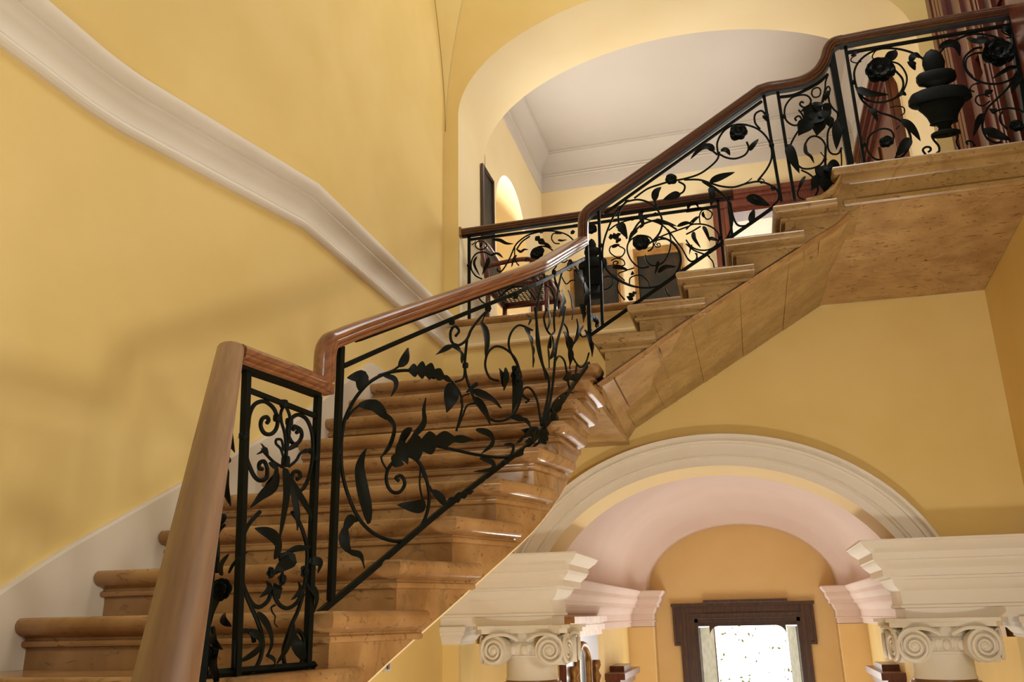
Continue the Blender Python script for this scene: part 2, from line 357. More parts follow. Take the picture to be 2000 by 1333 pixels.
# ---- upper room behind the gallery
RX, RXR, RY, RF, RC = -1.915, 1.49, 8.73, 2.06, 5.085
m = MB(); m.box((-2.4, YB, Z(RF-.12)), (1.9, 11.5, Z(RF))); struct(m.build('floor_upper_room', 'dark_wood'))
m = MB(); m.box((-2.4, YR, Z(RC)), (2.2, RY+.4, Z(RC+.1))); struct(m.build('ceiling_upper_room', 'ceiling_white'))
# left wall with an arched niche
NY0, NY1, NZS, NB = 6.80, 7.96, 3.52, .56
nc, na = (NY0+NY1)/2, (NY1-NY0)/2
ys = sorted(set([YR, 6.6, NY0, NY1, 8.3, RY]+[nc+na*math.cos(math.pi*k/24) for k in range(25)]))
nz = lambda y: NZS+NB*math.sqrt(max(0, 1-((y-nc)/na)**2))
m = MB()
for a, b in zip(ys[:-1], ys[1:]):
    f0 = nz if NY0-1e-6 <= a and b <= NY1+1e-6 else (lambda y: RF)
    m.add([(RX, a, Z(f0(a))), (RX, b, Z(f0(b))), (RX, b, Z(RC)), (RX, a, Z(RC))], [(0, 1, 2, 3)])
struct(m.build('wall_upper_room_left', 'peach_plaster'))
pn = [(NY0, RF)]+[(nc-na*math.cos(math.pi*k/24), NZS+NB*math.sin(math.pi*k/24)) for k in range(25)]+[(NY1, RF)]
m = MB(); m.loft([[(RX, y, Z(z)) for y, z in pn], [(RX-.42, y, Z(z)) for y, z in pn]], closed=False)
m.add([(RX-.42, y, Z(z)) for y, z in pn], [tuple(range(len(pn)))]); struct(m.build('wall_upper_room_niche', 'cream_plaster', smooth=40))
# back wall with a doorway, right wall
DX0, DX1, DZ = .121, 1.05, 4.111
m = MB(); m.box((-2.4, RY, Z(RF)), (DX0, RY+.25, Z(RC))); m.box((DX1, RY, Z(RF)), (2.2, RY+.25, Z(RC))); m.box((DX0, RY, Z(DZ)), (DX1, RY+.25, Z(RC)))
struct(m.build('wall_upper_room_back', 'peach_plaster'))
m = MB(); m.box((RXR, YR-.01, Z(RF)), (RXR+.3, RY, Z(RC))); struct(m.build('wall_upper_room_right', 'peach_plaster'))
CPf = [(0, 4.63), (.012, 4.632), (.012, 4.80), (.02, 4.806), (.02, 4.815), (.012, 4.82), (.012, 4.83), (.022, 4.836), (.022, 4.846), (.012, 4.85), (.016, 4.89), (.03, 4.94), (.06, 4.99), (.10, 5.03), (.128, 5.045), (.128, 5.06), (.138, 5.065), (.138, RC)]
m = MB(); m.loft([[(x, y, Z(h)) for x, y, h in r] for r in mould([(RX, YR), (RX, RY), (RXR, RY), (RXR, YR)], CPf)], closed=False)
struct(m.build('trim_9', 'ceiling_white', smooth=25))
# white room beyond the doorway
m = MB(); m.box((-.8, 11.2, Z(RF)), (2.4, 11.4, Z(5.2))); m.box((-.9, RY+.25, Z(RF)), (-.8, 11.2, Z(5.2))); m.box((2.3, RY+.25, Z(RF)), (2.4, 11.2, Z(5.2))); m.box((-.9, RY+.25, Z(5.1)), (2.4, 11.2, Z(5.2)))
struct(m.build('wall_white_room', 'white_paint'))
# ================================================================== STAIRS
RISE = .158
P1 = [(-1.30, 2.03), (-1.245, 2.37), (-1.15, 2.66), (-1.035, 2.93), (-.935, 3.17), (-.84, 3.41), (-.785, 3.67), (-.77, 3.93), (-.755, 4.2), (-.745, 4.5)]
D1 = [(p.x, p.y) for p in smooth_pts([(x, y, 0) for x, y in P1], 10)]
_o = offs(D1); SO = [(p[0]+.016*u[0], p[1]+.016*u[1]) for p, u in zip(D1, _o)]     # outer face of the string
def so_x(y):
    for a, b in zip(SO[:-1], SO[1:]):
        if a[1] <= y <= b[1]: return a[0]+(b[0]-a[0])*(y-a[1])/(b[1]-a[1])
    return SO[0][0] if y < SO[0][1] else SO[-1][0]
def lw_x(y):
    for a, b in zip(LP[:-1], LP[1:]):
        if a[1] <= y <= b[1]: return a[0]+(b[0]-a[0])*(y-a[1])/(b[1]-a[1])
    return LP[-1][0]
YS = {k: y+.004 for k, y in {0: 2.10, 1: 2.43, 2: 2.70, 3: 2.945, 4: 3.175, 5: 3.415, 6: 3.67, 7: 3.93, 8: 4.19, 9: 4.455}.items()}
ZS = {k: .03+RISE*(k-1) for k in range(-4, 10)}
NOSE = [(0, -.092), (.014, -.089), (.017, -.081), (.015, -.073), (.005, -.069), (.005, -.063), (.014, -.057), (.030, -.054), (.043, -.045), (.050, -.032), (.051, -.021), (.046, -.010), (.036, -.002), (.02, 0)]
def tread(name, path, back, z, mname, parent, lbl=None):
    # path: exposed edge (front then return); back: remaining plan corners of the slab
    m = MB(); rr = [[(x, y, Z(z+h)) for x, y, h in r] for r in mould(path, NOSE)]
    m.loft(rr, closed=False)
    top = [r[-1] for r in rr]+[(x, y, Z(z)) for x, y in back]; m.add(top, [tuple(range(len(top)))])
    bot = [r[0] for r in rr]+[(x, y, Z(z-.092)) for x, y in back]; m.add(bot, [tuple(range(len(bot)))[::-1]])
    n = len(rr[0])
    for e in (0, -1): m.add([*rr[e], (rr[e][0][0], rr[e][0][1], Z(z))], [tuple(range(n+1))])
    return m.build(name, mname, parent, smooth=35)
F1 = thing('marble_staircase', (-1.6, 2.4, 0), 'tawny marble staircase climbing along the yellow left wall to a quarter landing', 'staircase')
for k in range(0, 10):
    y0 = YS[k]; y1 = YS.get(k+1, YB-.01); z = ZS[k]
    if k == 9:
        ret = [(so_x(y0), y0), (so_x(4.55), 4.55)]; endy = YB-.01
    else:
        yy = [y0]+[y0+(y1+.10-y0)*t for t in (.2, .4, .6, .8, 1)]; ret = [(so_x(y), y) for y in yy]; endy = y1+.10
    path = [(lw_x(y0)+.02, y0)]+ret
    back = [(ret[-1][0], endy), (lw_x(endy)+.02, endy)] if k == 9 else [(lw_x(endy)+.02, endy)]
    stp = None
    # riser block: plan outline set back under the nosing, bottom follows the string
    yb = y1+.06 if k < 9 else YB-.01
    ins = lambda x: x-.012
    pl = [(lw_x(y0)+.02, y0+.004)]+[(so_x(y0+(yb-y0)*t), y0+(yb-y0)*t+.004*(1-t)) for t in (0, .25, .5, .75, 1)]+[(lw_x(yb)+.02, yb)]
    zb = (lambda p: Z(max(NZ(p[1])-.310, -3+.0))) if k < 9 else (lambda p: Z(1.122))
    m = MB(); m.prism(pl, zb, Z(z-.09)); b = m.build('step', 'marble', F1)
    tread('tread', path, back, z, 'marble', b)
# plaster underside of the first flight with its thin pale edge
yy = [2.2+.1*k for k in range(24)]
m = MB(); m.prism([(so_x(y)-.004, y) for y in yy]+[(lw_x(y), y) for y in yy[::-1]], lambda p: Z(NZ(p[1])-.319), lambda p: Z(NZ(p[1])-.312))
m.build('underside', 'cream_plaster', F1)
# soffit of the quarter landing
m = MB(); m.prism([(-.712, 4.47), (-.712, YB-.005), (XL, YB-.005), (XL, 4.47)], Z(1.09), lambda p: Z(1.125)); m.build('landing_soffit', 'soffit_marble', F1)
# flared steps below the turn, going down towards the hall
dx, dy = .66/1.257, -1.07/1.257; nx, ny = -dy, dx
for k in (-1, -2, -3, -4):
    s = .10+.255*(-k); c = (-1.32+dx*s, 2.03+dy*s); d2 = .33
    a = (c[0]+nx*.07, c[1]+ny*.07); b = (c[0]-nx*1.2, c[1]-ny*1.2)
    pl = [a, b, (b[0]-dx*d2, b[1]-dy*d2), (a[0]-dx*d2, a[1]-dy*d2)]
    m = MB(); m.prism(pl, Z(ZS[k]-.32), Z(ZS[k]-.085)); sb = m.build('step', 'marble', F1)
    tread('tread', [b, a, (a[0]-dx*(d2-.02), a[1]-dy*(d2-.02))], [(b[0]-dx*d2, b[1]-dy*d2)], ZS[k], 'marble', sb)
# ---- upper flight
YO = 4.46
F2 = thing('marble_staircase', (0, 5.0, 0), 'short upper marble flight with panelled soffit rising to the right landing', 'staircase')
XU = {1: -.662, 2: -.464, 3: -.192, 4: .076, 5: .346}
ZU = {k: 1.29+RISE*k for k in range(1, 7)}
SLN = lambda x: 1.185+(1.87-1.185)*(x+.705)/(.485+.705)       # top of the string moulding
for k in range(1, 6):
    x0 = XU[k]; x1 = XU[k+1]+.09 if k < 5 else .62; z = ZU[k]
    m = MB()
    xb = (XU[k+1]+.004) if k < 5 else x1-.006
    m.add([(x0+.006, YO, Z(SLN(x0+.006)-.01)), (xb, YO, Z(SLN(xb)-.01)), (xb, YO, Z(z-.09)), (x0+.006, YO, Z(z-.09)),
           (x0+.006, YB-.01, Z(SLN(x0)-.01)), (xb, YB-.01, Z(SLN(xb)-.01)), (xb, YB-.01, Z(z-.09)), (x0+.006, YB-.01, Z(z-.09))],
          [(0, 1, 2, 3), (4, 7, 6, 5), (0, 4, 5, 1), (3, 2, 6, 7), (0, 3, 7, 4), (1, 5, 6, 2)])
    b = m.build('step', 'yellow_marble', F2)
    tread('tread', [(x0, YB-.01), (x0, YO), (x1, YO)], [(x1, YB-.01)], z, 'yellow_marble', b)
# string moulding along the outer edge
m = MB(); pts = [onY(1165.5, 751, YO), onY(1350, 620.5, YO), onY(1590, 466, YO), onY(1606, 457, YO), onY(1632, 441, YO), onY(1655, 420, YO)]
pts2 = [onY(1173, 757, YO), onY(1350, 631, YO), onY(1590, 474, YO), onY(1606, 464, YO), onY(1634, 447, YO), onY(1664, 424, YO)]
m.loft([[p+Vector((0, .03, 0)), p+Vector((0, -.012, 0)), p*.7+q*.3+Vector((0, -.02, 0)), p*.35+q*.65+Vector((0, -.016, 0)), q+Vector((0, -.006, 0)), q+Vector((0, .03, 0))] for p, q in zip(pts, pts2)])
m.build('string_moulding', 'marble', F2, smooth=30)
# soffit slabs of the flight, with open joints between them
oj = [(1173, 757), (1200, 741), (1286, 677), (1384, 607), (1479, 545), (1571, 486), (1601, 467)]
ij = [(1225, 862), (1247, 829), (1322, 777), (1400, 724), (1479, 669), (1556, 616.5), (1588, 598)]
m = MB(); G = .0045
bed = []
for i in range(len(oj)-1):
    a, b = onY(*oj[i], YO), onY(*oj[i+1], YO); c, d = onY(*ij[i+1], YB), onY(*ij[i], YB)
    u = (b-a).normalized()*G; w = (c-d).normalized()*G
    q = [a+u, b-u, c-w, d+w]; up = Vector((0, 0, .03))
    mm = MB(); mm.add(q+[p+up for p in q], [(0, 1, 2, 3), (7, 6, 5, 4), (0, 4, 5, 1), (1, 5, 6, 2), (2, 6, 7, 3), (3, 7, 4, 0)])
    mm.build('soffit_slab', 'soffit_marble', F2)
    bed.append((a, b, c, d))
up = Vector((0, 0, .02)); u1 = Vector((0, 0, .003))
for a, b, c, d in bed[:-1]:                 # mortar in each joint, set back a little
    w = (b-a).normalized()*G*1.3; q = [b-w, b+w, c+w, c-w]
    mm = MB(); mm.add([p+u1 for p in q]+[p+up for p in q], [(0, 1, 2, 3), (7, 6, 5, 4), (0, 4, 5, 1), (1, 5, 6, 2), (2, 6, 7, 3), (3, 7, 4, 0)]); mm.build('joint', 'grout', F2)
# rib between quarter landing soffit and flight soffit
m = MB(); A, B = onY(1169, 761, YO), onY(1222, 863, YB-.005)
rb = [(-.022, .03), (-.022, 0), (-.012, -.01), (-.004, -.004), (.002, -.012), (.014, -.012), (.02, 0), (.02, .03)]
m.loft([[p+Vector((u, 0, w)) for u, w in rb] for p in (A, B)]); m.build('soffit_rib', 'marble', F2, smooth=25)
# ---- landing
LN = thing('landing', (1.1, 5.0, 0), 'marble landing slab with moulded edge in front of the mahogany door', 'landing')
cr = [(1600, 379), (1612, 372), (1625, 362), (1634, 350), (1640, 337), (1644, 326)]
LPF = [(0, 2.03), (.010, 2.032), (.016, 2.042), (.016, 2.064), (-.006, 2.068), (-.006, 2.077), (0, 2.080), (0, 2.160), (.006, 2.170), (.018, 2.184), (.030, 2.192), (.030, 2.201), (.046, 2.204), (.056, 2.216), (.056, 2.236), (.048, 2.250), (.034, 2.2545)]
pth = [(.672, 5.0), (.672, YO), (XR, YO)]
m = MB(); rr = [[(x, y, Z(h)) for x, y, h in r] for r in mould(pth, LPF)]; m.loft(rr, closed=False)
m.add([r[-1] for r in rr]+[(XR, YB-.01, Z(2.2545)), (.672, YB-.01, Z(2.2545))], [(0, 1, 2, 3, 4)])
m.build('edge_moulding', 'yellow_marble', LN, smooth=30)
def onP(x, y):                               # the landing soffit falls a little towards the wall
    d = ray(x, y); k = (1.926-2.048)/(YB-YO); t_ = (2.048-k*YO)/(d.z-k*d.y); return V3(d*t_)
def plate(nm, q):
    up = Vector((0, 0, .025)); n = len(q); m = MB(); m.add(q+[p+up for p in q], [tuple(range(n)), tuple(range(n, 2*n))[::-1]]+[(i, (i+1) % n, (i+1) % n+n, i+n) for i in range(n)]); return m.build(nm, 'soffit_marble', LN)
inn = onP(1588, 598); co0 = onP(1680, 396)
plate('soffit_slab', [co0, Vector((XR, YO, Z(2.048))), onP(1921, 567.5), inn])
o = [onY(x, y, YO) for x, y in [(1601, 467), (1634, 447), (1662, 424), (1674, 421)]]+[co0]
m = MB(); m.add([inn]+o, [(0, i, i+1) for i in range(1, len(o))]); m.build('soffit_fan', 'soffit_marble', LN, smooth=True)
# curved ramp of stone from the last tread up to the landing
m = MB(); rows = []
for x, y in smooth_pts([(a, b, 0) for a, b in [(1570, 386)]+cr], 4) and [(p.x, p.y) for p in smooth_pts([(a, b, 0) for a, b in [(1575, 385)]+cr], 4)]:
    p = onY(x, y, YO-.045); zt = p.z; k = max(0, min(1, (x-1600)/60)); zb = Z(SLN(p.x))-.01
    rows.append([Vector((p.x, YO+.25, zt)), Vector((p.x, YO-.03, zt)), Vector((p.x, YO-.046, zt-.012)), Vector((p.x, YO-.046, zt-.03)), Vector((p.x, YO-.03, zt-.042)), Vector((p.x, YO-.012, zt-.05)), Vector((p.x, YO-.008, zt-.072)), Vector((p.x, YO+.002, zt-.08)), Vector((p.x, YO+.002, min(zb, zt-.085))), Vector((p.x, YO+.25, min(zb, zt-.085)))])
m.loft(rows); m.build('curved_ramp', 'yellow_marble', LN, smooth=30)
cb = [onY(x, y, YO-.004) for x, y in [(1545, 397), (1575, 391), (1600, 384), (1614, 376), (1628, 364), (1638, 350), (1645, 338), (1652, 342), (1670, 384), (1683, 394), (1677, 422), (1660, 425), (1632, 443), (1606, 459), (1586, 470), (1560, 480)]]
n = len(cb); m = MB(); m.add(cb+[p+Vector((0, .3, 0)) for p in cb], [tuple(range(n)), tuple(range(n, 2*n))[::-1]]+[(i, (i+1) % n, (i+1) % n+n, i+n) for i in range(n)]); m.build('corbel', 'yellow_marble', LN)
# ================================================================== OBJECTS
def lathe(mb, prof, c, seg=32, sx=1, sy=1):
    mb.loft([[(c[0]+r*sx*math.cos(2*math.pi*k/seg), c[1]+r*sy*math.sin(2*math.pi*k/seg), c[2]+z) for k in range(seg)] for r, z in prof])
# ---- columns with four-cornered scroll capitals
def spiral(turns, r0, r1, n):
    return [(r0+(r1-r0)*(k/n)**.8, 2*math.pi*turns*k/n) for k in range(n+1)]
def column(cx, cy, label):
    t = thing('column', (cx, cy, 0), label, 'column', 'columns carrying the arch')
    m = MB(); lathe(m, [(.27, 0), (.27, .09), (.25, .1), (.265, .14), (.25, .18), (.225, .19), (.235, .22), (.205, .24), (.198, .5), (.196, 1.2), (.172, Z(-.43))], (cx, cy, 0), 40); m.build('shaft', 'brown_stone', t, smooth=35)
    m = MB(); lathe(m, [(.168, Z(-.432)), (.190, Z(-.428)), (.196, Z(-.415)), (.190, Z(-.400)), (.172, Z(-.396)), (.170, Z(-.385)), (.16, Z(-.385))], (cx, cy, 0), 40); m.build('ring_moulding', 'brown_stone', t, smooth=40)
    m = MB(); lathe(m, [(.150, Z(-.392)), (.176, Z(-.385)), (.168, Z(-.368)), (.166, Z(-.25)), (.174, Z(-.245)), (.176, Z(-.235)), (.168, Z(-.228)), (.17, Z(-.15))], (cx, cy, 0), 40); m.build('neck', 'capital_white', t, smooth=35)
    m = MB(); lathe(m, [(.16, Z(-.235)), (.185, Z(-.228)), (.205, Z(-.205)), (.212, Z(-.18)), (.205, Z(-.16)), (.19, Z(-.15)), (.19, Z(-.095))], (cx, cy, 0), 40)
    for k in range(16):                       # egg and dart
        a = 2*math.pi*k/16; ux, uy = math.cos(a), math.sin(a); rings = []
        for i in range(7):
            f = -1+2*i/6; rr = .024*math.sqrt(max(0, 1-f*f))+.001
            rings.append([(cx+ux*(.205+.018*math.cos(b)*rr/.024)-uy*rr*math.sin(b), cy+uy*(.205+.018*math.cos(b)*rr/.024)+ux*rr*math.sin(b), Z(-.196+f*.034)) for b in [2*math.pi*q/10 for q in range(10)]])
        m.loft(rings)
        a = 2*math.pi*(k+.5)/16; ux, uy = math.cos(a), math.sin(a)
        for d in (-.008, .008):
            p = Vector((cx+ux*.208-uy*d, cy+uy*.208+ux*d, 0)); tube(m, [p+Vector((0, 0, Z(-.165))), p+Vector((-ux*.014, -uy*.014, Z(-.228)))], .0045, 6)
    m.build('egg_and_dart', 'capital_white', t, smooth=40)
    m = MB()                                   # abacus with hollow sides
    for h, z0, z1, sc in ((.30, -.07, -.05, 1), (.30, -.098, -.07, .93)):
        poly = []
        for q in range(4):
            A = math.pi/4+q*math.pi/2
            c0 = Vector((math.cos(A), math.sin(A)))*h*1.40*sc; tang = Vector((-math.sin(A), math.cos(A)))
            poly += [c0-tang*.03, c0+tang*.03]
            B = A+math.pi/2; c1 = Vector((math.cos(B), math.sin(B)))*h*1.40*sc
            mid = (c0+c1)/2; nrm = mid.normalized()
            for f in (.2, .35, .5, .65, .8):
                p = c0.lerp(c1, f); poly.append(p-nrm*.055*math.sin(math.pi*f))
        m.prism([(cx+p.x, cy+p.y) for p in poly], Z(z0), Z(z1))
    m.build('abacus', 'capital_white', t)
    for q in range(4):                         # two scrolls on each face, splayed to the corners
        fn = Vector((math.sin(q*math.pi/2), -math.cos(q*math.pi/2), 0)); fx = Vector((math.cos(q*math.pi/2), math.sin(q*math.pi/2), 0))
        for s in (-1, 1):
            ang = s*math.radians(10); n = (fn*math.cos(ang)+fx*math.sin(ang)); u = (fx*math.cos(ang)-fn*math.sin(ang))*s
            c = Vector((cx, cy, Z(-.200)))+fx*(s*.182)+fn*.272
            m = MB(); R0 = .094
            out = spiral(2.6, R0, .016, 66)
            pt = lambda r, a, d: c+u*(r*math.cos(a))+Vector((0, 0, 1))*(r*math.sin(a))+n*d
            # stepped shell: rim of the scroll plus sunk channel
            rimo = [pt(r, math.pi/2-a, .012-.010*(a/(2*math.pi*2.6))+.012*(a/(2*math.pi*2.6))) for r, a in out]
            tube(m, rimo, lambda w: .0115*(1-w)+.006*w, 7)
            disc = [[pt(r, 2*math.pi*k/28, d) for k in range(28)] for r, d in ((R0*.80, -.13), (R0*.97, -.06), (R0*.97, -.004), (R0*.90, -.006), (R0*.45, .0), (.02, .010), (.012, .018))]
            m.loft(disc)
            # upper band running in to the middle of the face
            b0 = pt(R0, math.pi/2, 0); ctr = Vector((cx, cy, Z(-.118)))+fn*.235+fx*(s*.03)
            tube(m, smooth_pts([pt(R0, math.pi*.32, .008), b0+n*.008, (b0*.5+ctr*.5)+Vector((0, 0, .006)), ctr+Vector((0, 0, -.02))], 5), .0115, 7)
            m.build('scroll', 'capital_white', t, smooth=50)
    return t
column(-1.46, 5.893, 'left marble column with white scroll capital, beside the staircase')
column(1.03, 5.893, 'right marble column with white scroll capital, near the right wall')
# ---- garden door at the end of the passage
t = thing('door_1', (-.17, Y3, 0)); t['kind'] = 'structure'
yf = Y3-.07
ox0, ox1, oz = onY(1333, 1300, yf).x, onY(1589, 1300, yf).x, onY(1450, 1177, yf).z
ix0, ix1, iz = GX0+.02, GX1-.02, Z(GZ-.02)
m = MB(); m.box((ox0, yf, 0), (ix0, Y3, iz+.24)); m.box((ox0+.05, yf-.03, 0), (ox0+.10, yf, iz+.2)); m.box((ix0-.08, yf-.02, 0), (ix0-.03, yf, iz)); m.build('casing', 'dark_wood', t)
m = MB(); m.box((ix1, yf, 0), (ox1, Y3, iz+.24)); m.box((ox1-.10, yf-.03, 0), (ox1-.05, yf, iz+.2)); m.box((ix1+.03, yf-.02, 0), (ix1+.08, yf, iz)); m.build('casing', 'dark_wood', t)
for s_, xe in ((-1, ox0), (1, ox1)):
    m = MB(); x2 = xe+s_*.10; m.box((min(xe, x2), yf+.002, oz-.62), (max(xe, x2), Y3, oz-.002)); m.box((min(x2, x2-s_*.04), yf-.03, oz-.62), (max(x2, x2-s_*.04), yf+.002, oz-.05)); m.box((min(xe, x2), yf-.03, oz-.66), (max(xe, x2), Y3, oz-.62)); m.build('ear', 'dark_wood', t)
m = MB(); m.box((ox0+.002, yf+.001, iz+.001), (ox1-.002, Y3, oz-.001)); m.box((ox0-.12, yf-.04, oz-.05), (ox1+.12, Y3, oz)); m.box((ix0-.06, yf-.025, iz+.03), (ix1+.06, yf+.001, iz+.08)); m.build('head', 'dark_wood', t)
xk0, xk1 = onY(1377, 1175, yf).x, onY(1534, 1175, yf).x
m = MB(); m.box((xk0, yf-.02, oz-.14), (xk1, Y3, oz+.01)); m.box((xk0-.03, yf-.07, oz+.0), (xk1+.03, Y3, oz+.045)); m.build('raised_head_panel', 'dark_wood', t)
m = MB(); m.box((ix0, Y3, 0), (ix0+.05, Y3+.28, iz)); m.box((ix1-.05, Y3, 0), (ix1, Y3+.28, iz)); m.box((ix0, Y3, iz-.06), (ix1, Y3+.28, iz)); m.build('jamb', 'dark_wood', t)
m = MB()                                       # transom rail with rounded corners
zt = iz-.12; m.box((ix0+.05, Y3+.2, zt), (ix1-.05, Y3+.25, iz-.05))
for s, xx in ((1, ix0+.22), (-1, ix1-.22)):
    arc = [(xx+s*.16-s*.16*math.cos(a), zt-.16+.16*math.sin(a)) for a in [math.pi/2*k/8 for k in range(9)]]
    poly = arc+[(xx, zt)]; n = len(poly)
    m.add([(x, Y3+.2, z) for x, z in poly]+[(x, Y3+.25, z) for x, z in poly], [tuple(range(n)), tuple(range(n, 2*n))[::-1]]+[(i, (i+1) % n, (i+1) % n+n, i+n) for i in range(n)])
m.build('transom', 'dark_wood', t)
for s, xx in ((1, ix0+.05), (-1, ix1-.05)):    # casement leaves folded open
    x2 = xx+s*(.20 if s > 0 else .12); y2 = Y3+.28+.45
    m = MB(); m.add([(xx, Y3+.24, .05), (x2, y2, .05), (x2, y2, iz-.14), (xx, Y3+.24, iz-.14), (xx+s*.02, Y3+.22, .05), (x2+s*.02, y2-.02, .05), (x2+s*.02, y2-.02, iz-.14), (xx+s*.02, Y3+.22, iz-.14)], [(0, 1, 2, 3), (7, 6, 5, 4), (0, 4, 5, 1), (1, 5, 6, 2), (2, 6, 7, 3), (3, 7, 4, 0)])
    lf = m.build('leaf_panel', 'stucco_out', t)
    m = MB(); m.box((x2-.02, y2-.03, .05), (x2+.03, y2+.03, iz-.14)); m.build('leaf_stile', 'dark_wood', t)
m = MB(); m.box((-9, 19.5, -1), (9, 19.6, 6)); tag(m.build('garden_daylight', 'daylight_sky', origin=(0, 19.5, 0)), 'glaring white daylight filling the open garden doorway', 'daylight')
m = MB()
for k in range(150):
    p = Vector((random.uniform(-1.6, 1.1), 18.2+random.uniform(-.4, .6), random.uniform(.6, 3.0)+.0))
    a = random.uniform(0, 6.28); L = random.uniform(.02, .05)
    u = Vector((math.cos(a), .2, math.sin(a)))*L; w = Vector((-math.sin(a), .2, math.cos(a)))*L*.5
    m.add([p-u, p-w, p+u, p+w], [(0, 1, 2, 3)])
o = m.build('garden_leaves', 'foliage', origin=(0, 18.2, 0)); tag(o, 'sparse green leaves outside the open garden door', 'leaves'); o['kind'] = 'stuff'
# ---- gilt mirror on the passage wall
t = thing('wall_mirror', (-2.0, 10.6, 0), 'tall gilt framed mirror with arched glass behind the left column', 'mirror')
xw = -1.955
def wallpt(x, y, X=xw): return onX(x, y, X)
y0, y1, zt = wallpt(1106, 1300).y, wallpt(1167, 1240).y, wallpt(1150, 1240).z
m = MB(); m.box((XL, y0, 1.0), (xw, y0+.42, zt-.38)); m.box((XL, y1-.42, 1.0), (xw, y1, zt-.38)); m.box((XL, y0, zt-.38), (xw, y1, zt)); m.box((XL, y0+.42, 1.0), (xw-.01, y1-.42, zt-.38)); m.build('frame', 'mahogany', t)
m = MB(); 
for k, (d, h) in enumerate(((.05, 0), (.09, .06), (.07, .11), (.12, .15))): m.box((XL, y0-.02-d*.4, zt+h-.01), (xw+d, y1+.02+d*.4, zt+h+.055))
m.build('cornice', 'gilt', t)
ga, gb, gt = wallpt(1125, 1300).y, wallpt(1149, 1300).y, wallpt(1138, 1259).z
m = MB(); c = (ga+gb)/2; r = (gb-ga)/2; po = [(ga, 1.1)]+[(c-r*math.cos(math.pi*k/14), gt-r*.6+r*.6*math.sin(math.pi*k/14)) for k in range(15)]+[(gb, 1.1)]
n = len(po); m.add([(xw+.004, y, z) for y, z in po], [tuple(range(n))]); m.build('glass', 'mirror_glass', t)
m = MB(); tube(m, [Vector((xw+.01, y, z)) for y, z in po], .035, 8); m.build('inner_bead', 'gilt', t, smooth=True)
for yy_ in (y1-.3, y0+.3):
    m = MB(); tube(m, [Vector((xw+.02, yy_, 1.1+(zt-1.4)*k/24)) for k in range(25)], lambda w: .05+.02*math.sin(w*60), 8); m.build('carved_border', 'gilt', t, smooth=True)
# ---- wooden door heads on the passage walls
for s, X, ya, yb, zt, lb in ((1, XL, 12.3, 13.7, -.735, 'dark wooden door head on the passage wall right of the gilt mirror'), (-1, XR, 11.6, 13.0, -.70, 'dark wooden door head on the passage wall left of the right column')):
    t = thing('door_surround', (X, (ya+yb)/2, 0), lb, 'door frame', 'passage door surrounds')
    for y in (ya, yb-.2):
        m = MB(); m.box((min(X, X+s*.10), y, 0), (max(X, X+s*.10), y+.2, Z(zt)-.25)); m.build('jamb_casing', 'mahogany', t)
    m = MB()
    for d, h0, h1, e in ((.14, .30, .18, .0), (.20, .18, .08, .06), (.27, .08, 0, .10)): m.box((min(X, X+s*d), ya-e, Z(zt)-h0), (max(X, X+s*d), yb+e, Z(zt)-h1))
    m.box((min(X, X+s*.2), ya+.35, Z(zt)), (max(X, X+s*.2), yb-.35, Z(zt)+.07)); m.build('cornice', 'mahogany', t)
    m = MB(); m.box((min(X, X+s*.04), ya+.2, 0), (max(X, X+s*.04), yb-.2, Z(zt)-.3)); m.build('door_panel', 'dark_wood', t)
# ---- wall switch under the stairs
p = onX(757, 1302, XL+.01); m = MB(); m.box((XL, p.y-.045, p.z-.03), (XL+.010, p.y+.045, p.z+.03)); o = m.build('switch_plate', 'switch_plate', None, origin=(XL, p.y, p.z))
tag(o, 'small pale switch plate on the yellow wall under the stairs', 'switch')
m = MB(); m.box((XL+.010, p.y-.014, p.z-.016), (XL+.018, p.y+.014, p.z+.016)); m.build('toggle', 'dark_wood', o)
# ---- doorway of the upper room: mahogany casing
t = thing('door_2', (.6, RY, Z(RF))); t['kind'] = 'structure'
for xa, xb in ((-.037, DX0), (DX1, DX1+.158)):
    m = MB(); m.box((xa, RY-.04, Z(RF)), (xb, RY, Z(4.25))); m.box((xa, RY-.065, Z(RF)), (xa+.05, RY-.04, Z(4.25))); m.box((xb-.035, RY-.055, Z(RF)), (xb, RY-.04, Z(4.11))); m.build('jamb_casing', 'mahogany', t)
m = MB(); m.box((-.037, RY-.045, Z(4.111)), (DX1+.158, RY, Z(4.27))); m.box((-.06, RY-.10, Z(4.25)), (DX1+.18, RY, Z(4.30))); m.box((-.05, RY-.075, Z(4.21)), (DX1+.17, RY, Z(4.25))); m.box((-.037, RY-.06, Z(4.12)), (DX1+.158, RY, Z(4.15))); m.build('head_casing', 'mahogany', t)
m = MB(); m.box((DX0, RY, Z(RF)), (DX0+.03, RY+.25, Z(4.11))); m.box((DX1-.03, RY, Z(RF)), (DX1, RY+.25, Z(4.11))); m.box((DX0, RY, Z(4.08)), (DX1, RY+.25, Z(4.11))); m.build('jamb_lining', 'mahogany', t)
